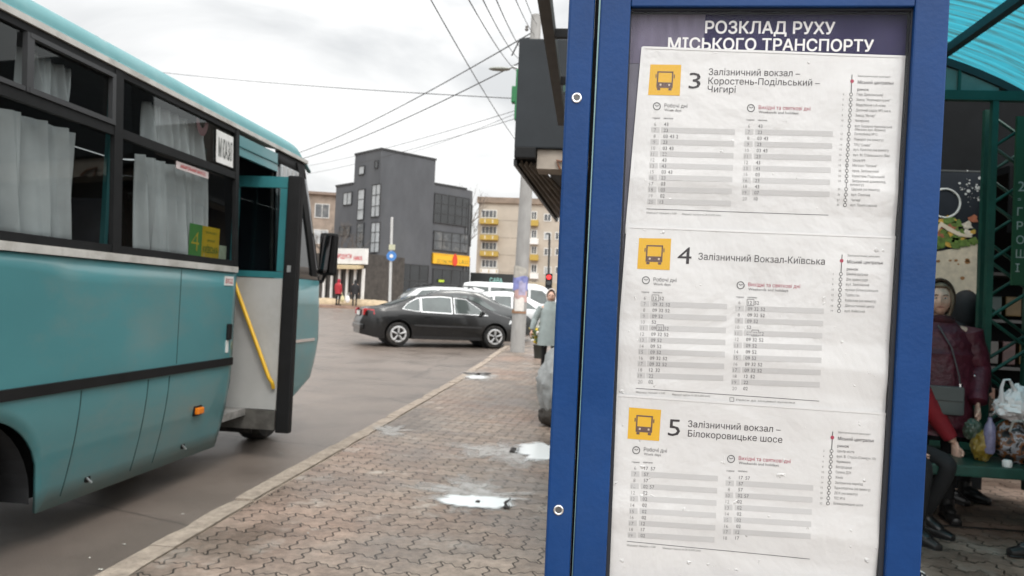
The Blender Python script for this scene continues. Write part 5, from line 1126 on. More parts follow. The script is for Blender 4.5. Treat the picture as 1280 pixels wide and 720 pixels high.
def head(mb, c, yawh, s=1.0, skin=SKIN, pitch=0):
    Rm = Matrix.Rotation(yawh, 3, 'Z') @ Matrix.Rotation(pitch, 3, 'X'); c = Vector(c)
    def fn(q, p):
        g = lambda x, z, w, h: math.exp(-((p.x - x) / w) ** 2 - ((p.z - z) / h) ** 2) if p.y < 0 else 0
        y = 0; y -= .024 * g(0, -.12, .15, .17) + .010 * g(0, .1, .10, .25); y += .010 * (g(.36, .12, .2, .13) + g(-.36, .12, .2, .13)); y -= .006 * g(0, .32, .6, .12); y -= .010 * g(0, -.78, .3, .2); y -= .006 * g(0, -.45, .3, .1); y -= .005 * (g(.5, -.15, .25, .2) + g(-.5, -.15, .25, .2))
        q = q.copy(); q.y += y
        if p.z < -.2: q.x *= 1 - .32 * (-p.z - .2); q.y += .012 * (-p.z - .2)
        return Rm @ (q * s)
    mb.use(skin).ball(c, (.076, .094, .115), 28, 22, fn)
    for k in (1, -1):
        mb.use(skin).ball(c + Rm @ Vector((k * .075, .008, .0)) * s, (.012 * s, .02 * s, .03 * s), 8, 6)
        mb.use(EYEW).ball(c + Rm @ Vector((k * .029, -.0795, .014)) * s, (.012 * s, .008 * s, .0065 * s), 8, 6); mb.use(EYED).ball(c + Rm @ Vector((k * .029, -.0865, .014)) * s, (.0055 * s, .003 * s, .0055 * s), 8, 6)
        mb.use(HAIR).tube([c + Rm @ Vector((k * .016, -.091, .034)) * s, c + Rm @ Vector((k * .032, -.09, .038)) * s, c + Rm @ Vector((k * .047, -.08, .033)) * s], .003 * s, 5)
    mb.use(LIPS).tube([c + Rm @ Vector((-.024, -.084, -.052)) * s, c + Rm @ Vector((0, -.0925, -.050)) * s, c + Rm @ Vector((.024, -.084, -.052)) * s], [.003 * s, .0055 * s, .003 * s], 6)
    return Rm
STAND = dict(pelvis=(0, 0, .93), waist=(0, .0, 1.08), chest=(0, .0, 1.28), neck=(0, .01, 1.43), nape=(0, 0, 1.51), shL=(.16, .01, 1.37), elL=(.21, .03, 1.12), wrL=(.22, -.04, .89), shR=(-.16, .01, 1.37), elR=(-.21, .03, 1.12), wrR=(-.22, -.04, .89),
    hipL=(.085, 0, .88), knL=(.10, -.01, .49), anL=(.10, .02, .09), toL=(.115, -.14, .045), hipR=(-.085, 0, .88), knR=(-.10, -.01, .49), anR=(-.10, .02, .09), toR=(-.115, -.14, .045))
EDG = [('pelvis', 'waist'), ('waist', 'chest'), ('chest', 'neck'), ('neck', 'nape'), ('chest', 'shL'), ('shL', 'elL'), ('elL', 'wrL'), ('chest', 'shR'), ('shR', 'elR'), ('elR', 'wrR'), ('pelvis', 'hipL'), ('hipL', 'knL'), ('knL', 'anL'), ('anL', 'toL'), ('pelvis', 'hipR'), ('hipR', 'knR'), ('knR', 'anR'), ('anR', 'toR')]
RAD = dict(pelvis=(.15, .11), waist=(.13, .10), chest=(.15, .11), neck=.058, nape=.05, shL=.065, elL=.045, wrL=.03, shR=.065, elR=.045, wrR=.03, hipL=.09, knL=.062, anL=.045, toL=(.045, .035), hipR=.09, knR=.062, anR=.045, toR=(.045, .035))
def person(label, base, yaw, h, pose, trousers, shoes, group=None, head_yaw=0, head_off=(0, -.015, 0), hands=True, legcut=.95, handdir=None, skin=SKIN, curl=.6, pitch=0, rad=None):
    J = dict(STAND); J.update(pose); k = h / 1.70; M4 = Matrix.Translation(Vector(base)) @ Matrix.Rotation(yaw, 4, 'Z') @ Matrix.Scale(k, 4)
    RR_ = dict(RAD); RR_.update(rad or {})
    vs_, fs_ = skin_mesh(J, EDG, RR_, 'pelvis'); mb = MB()
    ank = [Vector(J['anL']), Vector(J['anR'])]; toe = [Vector(J['toL']), Vector(J['toR'])]; pz = J['pelvis'][2]
    legs = [(Vector(J[a + s_]), Vector(J[b + s_])) for s_ in 'LR' for a, b in (('hip', 'kn'), ('kn', 'an'))]
    def dseg(p, a, b): t = max(0, min(1, (p - a).dot(b - a) / (b - a).length_squared)); return (p - a - (b - a) * t).length
    arms = [(Vector(J[a + s_]), Vector(J[b + s_])) for s_ in 'LR' for a, b in (('sh', 'el'), ('el', 'wr'))]; trunk = [(Vector(J['pelvis']), Vector(J['chest'])), (Vector(J['neck']), Vector(J['nape']))]
    mb.use(trousers); mb.v = [tuple(v) for v in vs_]
    for m_ in (trousers, shoes, skin): mb.use(m_)
    for f in fs_:
        c = sum((vs_[i] for i in f), Vector()) / len(f); dl = min(dseg(c, a, b) for a, b in legs); du = min(min(dseg(c, a, b) for a, b in arms), min(dseg(c, a, b) for a, b in trunk)); ds_ = min(min(dseg(c, a, t) for a, t in zip(ank, toe)), 9)
        mi = 1 if ds_ < .062 and ds_ <= dl + .03 else (0 if dl < du or c.z < pz else 2); mb.f.append(f); mb.mi.append(mi)
    for s_ in 'LR':                                    # shoes: rounded soles over the feet
        a, t = Vector(J['an' + s_]), Vector(J['to' + s_]); d = (t - a); d.z = 0; d.normalize(); zb_ = min(a.z - .09, t.z - .045)
        heel = Vector((a.x, a.y, zb_ + .035)) - d * .045; tip = Vector((t.x, t.y, zb_ + .035)) + d * .055
        mb.use(shoes).tube([heel, heel.lerp(tip, .3) + Vector((0, 0, .018)), heel.lerp(tip, .7) + Vector((0, 0, .004)), tip - Vector((0, 0, .006))], [.042, .046, .047, .032], 12, flat=.85)
        mb.use(shoes).tube([heel - Vector((0, 0, .018)), heel.lerp(tip, .6) - Vector((0, 0, .02)), tip - Vector((0, 0, .022))], [.046, .052, .034], 12, flat=.28)
        mb.use(shoes).tube([Vector((a.x, a.y, zb_ + .05)), Vector((a.x, a.y, zb_ + .15))], [.05, .052], 12)
    if hands:
        mb.use(skin)
        for s_, sg in (('L', 1), ('R', -1)):
            e, w = Vector(J['el' + s_]), Vector(J['wr' + s_]); d = (w - e).normalized() if not (handdir and s_ in handdir) else Vector(handdir[s_]); nn = Vector((-sg, 0, 0)); nn = (nn - d * nn.dot(d)).normalized(); hand(mb, w + d * .01, d, nn, -1 if sg > 0 else 1, 1, curl)
    hc = Vector(J['nape']) + Vector(head_off) + Vector((0, 0, .075)); head(mb, hc, head_yaw, 1.0, skin, pitch)
    o = mb.build('person', None, None, True, xf=M4); tag(o, label, 'person', group)
    return o, M4, J, hc, k
def garment(o, M4, name, m, rows, seg=28, sleeves=(), puff=0, pf=55, seed=0, extra=None):
    """rows: (z, rx, ry, cx, cy); sleeves: lists of (point, radius)"""
    mb = MB(); mb.use(m); vs_ = []; fs_ = []; rr_ = []
    for (a, b) in zip(rows, rows[1:]):
        for k in range(5): t = k / 5; rr_.append([a[i] + (b[i] - a[i]) * t for i in range(5)])
    rr_.append(list(rows[-1]))
    for z, rx, ry, cx, cy in rr_:
        for k in range(seg):
            a = 2 * math.pi * k / seg; w = 1 + puff * math.sin(z * pf) + .05 * noise.noise(Vector((math.cos(a) * 2, math.sin(a) * 2, z * 6 + seed)))
            vs_.append(Vector((cx + rx * math.cos(a) * w, cy + ry * math.sin(a) * w, z)))
    n = len(rr_)
    for i in range(n - 1):
        for k in range(seg): fs_.append((i * seg + k, i * seg + (k + 1) % seg, (i + 1) * seg + (k + 1) % seg, (i + 1) * seg + k))
    fs_.append([(n - 1) * seg + k for k in range(seg)]); mb.add(vs_, fs_)
    for sl in sleeves:
        pts, rs_ = [], []
        for (a, ra), (b, rb_) in zip(sl, sl[1:]):
            for k in range(6): t = k / 6; p = Vector(a).lerp(Vector(b), t); pts.append(p); rs_.append((ra + (rb_ - ra) * t) * (1 + puff * 1.2 * math.sin((len(pts)) * 1.6) + .06 * noise.noise(p * 9)))
        pts.append(Vector(sl[-1][0])); rs_.append(sl[-1][1]); mb.tube(pts, rs_, 14)
    if extra: extra(mb)
    return mb.build(name, None, o, True, xf=M4)
def hood(o, M4, hc, m, name, s=1.0, open_=.62, yawh=0, thick=1.0, pit=0):
    """a cap or hood shell round the head, open at the face"""
    Rm = Matrix.Rotation(yawh, 3, 'Z') @ Matrix.Rotation(pit, 3, 'X'); mb = MB(); vs_ = []; fs_ = []; nu, nv = 26, 22
    def fn(q, p): return Rm @ Vector((q.x * s, q.y * s + .006, q.z * s * (1.0 if p.z > 0 else 1.25)))
    mb.ball((0, 0, 0), (.096 * thick, .118 * thick, .134 * thick), 32, 22, None); keep = []
    for f in mb.f:
        c = sum((Vector(mb.v[i]) for i in f), Vector()) / len(f)
        if c.y < -.055 and abs(c.x) < .062 * (open_ / .62) and c.z < .075 * (open_ / .62): continue
        keep.append(f)
    mb.f = keep; mb.mi = [0] * len(keep)
    mb.v = [tuple(Vector(hc) + Rm @ Vector((v[0] * s, v[1] * s + .004, v[2] * s * (1 if v[2] > 0 else 1.22)))) for v in mb.v]
    ob = mb.build(name, m, o, True, xf=M4); md = ob.modifiers.new('t', 'SOLIDIFY'); md.thickness = .014; return ob
PANTS = mat('black_trousers', (.012, .012, .013), .85, var=.3); SHOE = mat('black_shoe', (.014, .013, .013), .35, var=.2)
# elderly woman in the dark red coat, standing behind the bench
COATR = mat('maroon_coat', (.075, .011, .022), .5, var=.35, scale=9, bump=.7, bscale=22)
wp = dict(shL=(.19, .01, 1.36), elL=(.27, .02, 1.10), wrL=(.235, -.14, .86), shR=(-.19, .01, 1.36), elR=(-.27, .02, 1.1), wrR=(-.2, -.16, .92))
o, M4, J, hc, k = person('elderly woman in maroon quilted coat and brown hood standing by the bench', (2.56, 5.86, 0), R(-12), 1.70, wp, PANTS, SHOE, None, R(-8), handdir={'L': (0, -.1, -1)})
garment(o, M4, 'coat', COATR, [(.62, .245, .19, 0, 0), (.72, .25, .195, 0, 0), (1.0, .235, .18, 0, 0), (1.2, .23, .175, 0, .0), (1.33, .215, .155, 0, .01), (1.40, .155, .115, 0, .01), (1.45, .085, .085, 0, .005), (1.475, .08, .082, 0, .0)], puff=.04, pf=75,
    sleeves=[[(J['shL'], .10), (J['elL'], .085), (Vector(J['elL']).lerp(Vector(J['wrL']), .94), .062)], [(J['shR'], .10), (J['elR'], .085), (Vector(J['elR']).lerp(Vector(J['wrR']), .94), .062)]])
SCARF = mat('brown_scarf', (.19, .135, .09), .9, var=.5, scale=30, bump=.5, bscale=60)
hood(o, M4, hc, SCARF, 'headscarf', 1.0, .80, R(-8)); h2 = hood(o, M4, hc + Vector((0, .015, .018)), mat('fur_brown', (.05, .028, .016), .95, var=.5, scale=40, bump=.8, bscale=60), 'hood', 1.06, 1.15, R(-8), 1.04)
MB().torus(hc + Vector((0, .01, -.155)), (0, .25, 1), .078, .03, 24, 10).build('neck_scarf', mat('maroon_scarf', (.05, .012, .015), .95, var=.4, scale=20), o, True, xf=M4)
MB().tube([(-.03, -.145, 1.40), (.05, -.185, 1.25), (.10, -.205, 1.05), (.105, -.215, .98)], .011, 6, flat=.4).build('bag_strap', mat('strap_grey', (.13, .12, .12), .6), o, True, xf=M4)
MB().tube([(.105, -.222, 1.0), (.107, -.225, .95)], .013, 8).build('clasp', CHROME, o, True, xf=M4)
MB().ball((.205, -.16, 1.06), (.008, .008, .008), 8, 6).build('snap_button', CHROME, o, xf=M4)
hbw = Matrix.Translation(Vector((2.56, 5.86, 0))) @ Matrix.Rotation(R(-12), 4, 'Z')
hb_ = thing('handbag', 'grey-green shoulder bag at the maroon coated woman\'s waist', 'handbag', (2.47, 5.60, .85))
MB().box((-.01, -.245, .88), (.27, .07, .20), bev=.025).build('body', mat('bag_greygreen', (.075, .09, .088), .45, var=.15), hb_, True, xf=hbw); MB().box((-.01, -.284, .93), (.25, .012, .1), bev=.005).build('flap', mat('bag_greygreen2', (.06, .072, .07), .45), hb_, xf=hbw)
# dark figure right behind her
COATB = mat('black_coat', (.012, .012, .014), .75, var=.4, scale=6, bump=.3, bscale=20)
o, M4, J, hc, k = person('figure in a black hooded coat standing close behind the maroon coated woman', (3.03, 6.5, 0), R(25), 1.66, {}, PANTS, SHOE, None, R(150))
garment(o, M4, 'coat', COATB, [(.55, .23, .19, 0, 0), (1.0, .215, .17, 0, 0), (1.3, .215, .155, 0, .01), (1.41, .16, .12, 0, .01), (1.5, .08, .08, 0, 0)], sleeves=[[(J['shL'], .09), (J['elL'], .075), (J['wrL'], .055)], [(J['shR'], .09), (J['elR'], .075), (J['wrR'], .055)]])
hood(o, M4, hc, COATB, 'hood', 1.08, .3, R(150), 1.05)
# seated person with a red sleeve, mostly behind the stand
COATRED = mat('red_sleeve', (.24, .012, .02), .7, var=.2, scale=8, bump=.2, bscale=20)
sp_ = dict(pelvis=(0, .02, .57), waist=(0, .04, .74), chest=(0, .02, .95), neck=(0, -.02, 1.10), nape=(0, -.05, 1.18), shL=(.17, .0, 1.04), elL=(.34, -.05, .80), wrL=(.46, -.12, .60), shR=(-.17, .0, 1.04), elR=(-.22, -.08, .80), wrR=(-.12, -.25, .64),
    hipL=(.09, -.02, .56), knL=(.12, -.40, .53), anL=(.12, -.20, .13), toL=(.16, -.33, .05), hipR=(-.09, -.02, .56), knR=(-.10, -.40, .53), anR=(-.10, -.34, .10), toR=(-.11, -.48, .05))
o, M4, J, hc, k = person('seated person with a red sleeve and striped black trousers, mostly behind the blue stand', (2.13, 5.56, -.02), R(24), 1.70, sp_, PANTS, SHOE, None, R(0), handdir={'L': (.05, -.25, -1)}, curl=.45)
garment(o, M4, 'jacket', COATRED, [(.56, .21, .17, 0, .02), (.72, .20, .16, 0, .04), (.95, .205, .145, 0, .02), (1.06, .15, .115, 0, -.01), (1.14, .08, .08, 0, -.03)], sleeves=[[(J['shL'], .085), (J['elL'], .07), (Vector(J['elL']).lerp(Vector(J['wrL']), .8), .05)], [(J['shR'], .085), (J['elR'], .07), (Vector(J['elR']).lerp(Vector(J['wrR']), .85), .05)]])
hood(o, M4, hc, mat('dark_cap', (.02, .02, .025), .9), 'cap', 1.0, .8)
mb = MB()
for q in (0, .035): mb.tube([(.186, -.16 - q, .555 + .0), (.192, -.165 - q, .515), (.185, -.17 - q, .475)], [.008, .010, .008], 6, flat=.6)
mb.build('white_stripe', WHITE, o, True, xf=M4)
# person at the right edge: dark coat, boots
bp_ = dict(anL=(.10, -.29, .09), toL=(.105, -.46, .045), anR=(-.10, .16, .09), toR=(-.11, -.02, .045), knL=(.10, -.20, .49), knR=(-.10, .08, .49))
o, M4, J, hc, k = person('person in long black coat and black boots cut off by the right edge', (3.13, 5.17, 0), R(-82), 1.66, bp_, PANTS, SHOE, None, 0)
garment(o, M4, 'coat', COATB, [(.48, .225, .20, 0, .03), (.8, .225, .19, 0, .02), (1.1, .21, .165, 0, 0), (1.3, .215, .155, 0, .01), (1.41, .16, .12, 0, .01), (1.5, .08, .08, 0, 0)], sleeves=[[(J['shL'], .09), (J['elL'], .075), (J['wrL'], .055)], [(J['shR'], .09), (J['elR'], .075), (J['wrR'], .055)]])
hood(o, M4, hc, COATB, 'hood', 1.05, .7)
# woman in pale coat walking towards us on the pavement
PALE = mat('pale_blue_coat', (.33, .385, .38), .8, var=.1, scale=6, bump=.3, bscale=14)
pz_ = gz(15.1)
wk = dict(shR=(-.18, .01, 1.36), elR=(-.30, .05, 1.13), wrR=(-.36, .0, .90), knL=(.10, -.06, .49), anL=(.10, -.05, .09), toL=(.115, -.2, .05), anR=(-.10, .12, .11), toR=(-.11, -.03, .045), knR=(-.10, -.02, .49))
o, M4, J, hc, k = person('woman in pale blue coat and white knit cap walking by the blue post', (-.735, 15.1, pz_), R(5), 1.66, wk, PANTS, mat('grey_boot', (.3, .3, .3), .6), None, R(-3))
garment(o, M4, 'coat', PALE, [(.60, .245, .20, 0, 0), (.75, .235, .19, 0, 0), (1.05, .205, .165, 0, 0), (1.3, .205, .15, 0, .01), (1.41, .15, .12, 0, .01), (1.5, .085, .085, 0, 0)], sleeves=[[(J['shL'], .088), (J['elL'], .072), (Vector(J['elL']).lerp(Vector(J['wrL']), .95), .055)], [(J['shR'], .088), (J['elR'], .072), (Vector(J['elR']).lerp(Vector(J['wrR']), .95), .055)]])
hood(o, M4, hc + Vector((0, .012, .03)), mat('white_knit', (.62, .56, .52), .95, var=.1, scale=40, bump=.5, bscale=60), 'knit_cap', 1.06, 1.0, R(-3), 1.03)
# two far walkers
for lab, px, coat, lean, bagm, bx, hatm in (('walker in a red jacket on the far pavement before the low shop', 422, mat('red_jacket', (.36, .02, .03), .7, var=.2), 0, mat('cream_bag', (.55, .5, .3), .5), .33, mat('hat_red', (.3, .02, .04), .9)), ('walker in a black jacket with a white bag on the far pavement', 443, COATB, .05, WPL, -.42, mat('hat_dark', (.02, .02, .02), .9))):
    b_ = at(px, 381, 47.3); b_.z = gz(47.3)
    o, M4, J, hc, k = person(lab, b_, R(160 if px < 430 else 200), 1.68, {}, PANTS, SHOE, 'walkers on the far pavement', 0)
    garment(o, M4, 'jacket', coat, [(.75, .22, .17, 0, 0), (1.05, .205, .165, 0, 0), (1.3, .21, .15, 0, .01), (1.41, .15, .12, 0, .01), (1.5, .085, .085, 0, 0)], 18, sleeves=[[(J['shL'], .088), (J['elL'], .075), (J['wrL'], .055)], [(J['shR'], .088), (J['elR'], .075), (J['wrR'], .055)]])
    hood(o, M4, hc, hatm, 'hat', 1.05, .9)
    bt = thing('carrier_bag', 'small cream carrier bag held by the walker in red' if px < 430 else 'small white carrier bag held by the walker in black', 'bag', b_)
    mb = MB(); crumple(mb, b_ + Vector((bx, -.1, .42)), (.13, .1, .22), px, .2); mb.build('body', bagm, bt, True); MB().tube([b_ + Vector((bx, -.1, .6)), b_ + Vector((bx * .8, -.08, .82))], .015, 5).build('handle', bagm, bt)

# ================================================================== TIMETABLE STAND
YS = .835
BLUE = mat('stand_blue', (.003, .037, .145), .36, var=.14, scale=9, bump=.04, bscale=160, dirt=(.015, .052, .16), dirt_amt=.5, dscale=7, spec=.28, rvar=.08)
def S(px, py, o=0.0): p = at(px, py, YS); p.y -= o; return p
def vline(xt, xb, y): return xt + (xb - xt) * y / 720.0              # an edge of the stand measured at the top and the bottom of the photo
std = thing('timetable_stand', 'blue steel timetable stand with glazed door filling the right of the view', 'sign stand', (.16, YS, 0))
YT, YBt = -45, 765                                                    # just above and below the frame
def bar_px(name, e0, e1, y0, y1, th, o, m, bev=.0015, parent=None):
    p = [S(vline(*e0, y0), y0, o), S(vline(*e1, y0), y0, o), S(vline(*e1, y1), y1, o), S(vline(*e0, y1), y1, o)]
    ob = MB().slab(p, (0, th, 0)).build(name, m, parent or std)
    if bev: md = ob.modifiers.new('edge', 'BEVEL'); md.width = bev; md.segments = 2
    return ob
cab = bar_px('post', (711.5, 680.5), (744, 712), -70, 790, .045, .006, BLUE, .003)
bar_px('back_box', (744.5, 712.5), (1186.5, 1149), -60, 775, .03, -.03, BLUE, .002)
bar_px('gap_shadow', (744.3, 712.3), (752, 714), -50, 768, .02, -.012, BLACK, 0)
bar_px('glass_edge', (749.0, 714.9), (751.0, 715.4), -50, 768, .008, .003, mat('glass_edge', (.16, .27, .28), .2, var=.2), 0)
dr = thing('door', '', '', (.0, YS, 1)); del dr['label'], dr['category']; adopt(dr, std); dr.location = Vector((0, YS, 1))
bar_px('stile', (751, 715.5), (789, 757), YT, YBt, .022, .004, BLUE, .002, dr); bar_px('stile', (1142.5, 1104.5), (1186, 1149), YT, YBt, .022, .004, BLUE, .002, dr)
pt = [S(vline(789.2, 757.2, YT), YT, .004), S(vline(1142.3, 1104.3, YT), YT, .004), S(vline(1142.3, 1104.3, 10), 10, .004), S(vline(789.2, 757.2, 10), 10, .004)]
ob = MB().slab(pt, (0, .022, 0)).build('rail', BLUE, dr); md = ob.modifiers.new('edge', 'BEVEL'); md.width = .0015; md.segments = 2
pt = [S(vline(789.2, 757.2, 735), 735, .004), S(vline(1142.3, 1104.3, 735), 735, .004), S(vline(1142.3, 1104.3, YBt), YBt, .004), S(vline(789.2, 757.2, YBt), YBt, .004)]
MB().slab(pt, (0, .022, 0)).build('rail', BLUE, dr)
GASK = mat('door_gasket', (.012, .014, .02), .7)
def pxbar(name, q, o, th, m, parent): return MB().slab([S(x, y, o) for x, y in q], (0, th, 0)).build(name, m, parent)
pxbar('gasket', [(789.4, 10.2), (1142.2, 10.2), (1142.1, 12.6), (789.3, 12.6)], -.001, .01, GASK, dr)
pxbar('gasket', [(vline(788.4, 757.2, 13), 13), (vline(790.2, 759.5, 13), 13), (vline(790.2, 762, 733), 733), (vline(788.4, 757.2, 733), 733)], -.001, .01, GASK, dr)
pxbar('gasket', [(vline(1140.6, 1101, 13), 13), (vline(1142.4, 1104.4, 13), 13), (vline(1142.4, 1104.4, 733), 733), (vline(1140.6, 1098, 733), 733)], -.001, .01, GASK, dr)
# backing board, header
bar_px('backing_board', (789, 757), (1143, 1105), 11, 734, .006, -.012, mat('backing_lilac', (.125, .12, .16), .5, var=.25, scale=9, dirt=(.2, .2, .24), dirt_amt=.5, dscale=7))
HP = mat('header_purple', (.022, .017, .068), .5, var=.2, scale=25, dirt=(.055, .05, .11), dirt_amt=.5, dscale=12, spec=.2)
hdp = pxbar('header_plate', [(884, 13), (1141, 13), (1139, 75), (879.5, 75)], -.0116, .0004, HP, std)
hpl = pxbar('header_film', [(790, 13), (884, 13), (879.5, 75), (787, 75)], -.0116, .0004, mat('faded_film', (.15, .135, .20), .5, var=.2, scale=20, spec=.2, stretch=(6, 1, 1)), std)
LET = mat('header_white', (.80, .80, .80), .5, var=.03)
def pxtext(mb, s, x0, y0, x1, y1, hpx, o=0.0, bold=False, lean=(-.048, 1)):
    """lettering on the stand's plane, baseline from pixel (x0,y0) to (x1,y1)"""
    vs_, fs_, w = text2d(s, bold); P = []
    for (a, b) in vs_:
        t = a / w; k_ = b / .727 * hpx; P.append(S(x0 + (x1 - x0) * t - lean[0] * k_ * 1.0, y0 + (y1 - y0) * t - k_, o))
    mb.add(P, fs_)
mb = MB(); pxtext(mb, 'РОЗКЛАД РУХУ', 883, 36.8, 1048, 38, 15.5, -.0113, True); pxtext(mb, 'МІСЬКОГО ТРАНСПОРТУ', 836, 57.3, 1097, 60, 15, -.0113, True); mb.build('lettering', LET, hdp)
# screws
for x, y in ((721, 124.5), (698.5, 635.5)):
    c = S(x, y, .0062); mb = MB(); mb.torus(c, (0, 1, 0), .0044, .0014, 28, 8); o_ = mb.build('screw', CHROME, cab, True); MB().cyl(c, c - Vector((0, .001, 0)), .0034, 6).build('socket', mat('screw_dark', (.12, .12, .12), .4, .6), o_)
for e, y in (((711.5, 680.5), 790), ((1150, 1110), 770)):
    p = S(vline(*e, y), y); MB().span((p.x + .002, YS - .004, -.02), (p.x + .03, YS + .035, p.z)).build('foot', BLUE, std)

# paper: bright, slightly crumpled sheets behind plastic
def paper_mat():
    mt = bpy.data.materials.new('laminated_paper'); mt.use_nodes = True; t = mt.node_tree; b = t.nodes['Principled BSDF']; co = N(t, 'ShaderNodeTexCoord')
    b.inputs['Base Color'].default_value = (.68, .68, .67, 1); b.inputs['Roughness'].default_value = .42; b.inputs['Coat Weight'].default_value = 1.0; b.inputs['Coat Roughness'].default_value = .12
    n = N(t, 'ShaderNodeTexNoise'); n.inputs['Scale'].default_value = 7; n.inputs['Detail'].default_value = 5; n.inputs['Roughness'].default_value = .5; n.inputs['Distortion'].default_value = .25; t.links.new(co.outputs['Object'], n.inputs[0])
    vo = N(t, 'ShaderNodeTexVoronoi', feature='DISTANCE_TO_EDGE'); vo.inputs['Scale'].default_value = 11; t.links.new(n.outputs['Color'], vo.inputs[0])
    n2 = N(t, 'ShaderNodeTexNoise'); n2.inputs['Scale'].default_value = 90; n2.inputs['Detail'].default_value = 3; t.links.new(co.outputs['Object'], n2.inputs[0])
    r2 = N(t, 'ShaderNodeMapRange'); r2.inputs[1].default_value = .70; r2.inputs[2].default_value = .78; t.links.new(n2.outputs[0], r2.inputs[0])
    a1 = N(t, 'ShaderNodeMath', operation='MULTIPLY_ADD'); a1.inputs[1].default_value = .10; t.links.new(n.outputs[0], a1.inputs[2]); t.links.new(r2.outputs[0], a1.inputs[0])
    bp = N(t, 'ShaderNodeBump'); bp.inputs['Strength'].default_value = .75; bp.inputs['Distance'].default_value = .014; t.links.new(a1.outputs[0], bp.inputs['Height']); t.links.new(bp.outputs[0], b.inputs['Normal']); t.links.new(bp.outputs[0], b.inputs['Coat Normal'])
    cr = N(t, 'ShaderNodeMixRGB'); cr.inputs[1].default_value = (.64, .64, .64, 1); cr.inputs[2].default_value = (.70, .70, .695, 1); t.links.new(n.outputs[0], cr.inputs[0]); t.links.new(cr.outputs[0], b.inputs['Base Color'])
    return mt
PAPER = paper_mat()
def ink(n, c): return mat(n, c, .5, var=.02)
INK, INKM, INKL, BARC, PINK, ICY, ICB, ICB2 = ink('ink_black', (.035, .03, .035)), ink('ink_grey', (.10, .10, .105)), ink('ink_pale', (.20, .20, .2)), ink('ink_bar', (.53, .53, .53)), ink('ink_pink', (.38, .05, .09)), ink('icon_yellow', (.72, .42, .03)), ink('icon_brown', (.13, .08, .07)), ink('icon_pale', (.6, .5, .4))
FOLDS = [(S(960, y_, .01).z - sl * S(960, y_, .01).x, sl) for y_, sl in ((231, -.03), (452, -.06), (664, -.06))]
def wave(p):                                       # the sheets bow a little
    d = .0008 * noise.noise(Vector((p.x * 13, 3, p.z * 10)))
    for zf, sl in FOLDS: d += .0021 * max(0, 1 - abs(p.z - zf - sl * p.x) / .028)          # each sheet was folded across once
    return d
def sheet_of(idx, label, q, o):
    root = thing('timetable_sheet', label, 'timetable', S(sum(p[0] for p in q) / 4, sum(p[1] for p in q) / 4, o), 'timetable sheets in the stand')
    def fn(u, v):
        a = [q[0][i] + (q[1][i] - q[0][i]) * u for i in (0, 1)]; b_ = [q[3][i] + (q[2][i] - q[3][i]) * u for i in (0, 1)]
        p = S(a[0] + (b_[0] - a[0]) * v, a[1] + (b_[1] - a[1]) * v, o); p.y -= wave(p); return p
    ob = MB().grid(fn, 60, 60).build('paper', PAPER, root, True)
    SLV = mat('sleeve_edge', (.72, .72, .72), .2, var=.06, coat=.6)
    mb = MB().grid(lambda u, v: fn(u, -.004 + .012 * v) - Vector((0, .0005, 0)), 60, 1); mb.grid(lambda u, v: fn(-.004 + .012 * u, v) - Vector((0, .0006, 0)), 1, 44); mb.build('sleeve_edge', SLV, root)
    return root
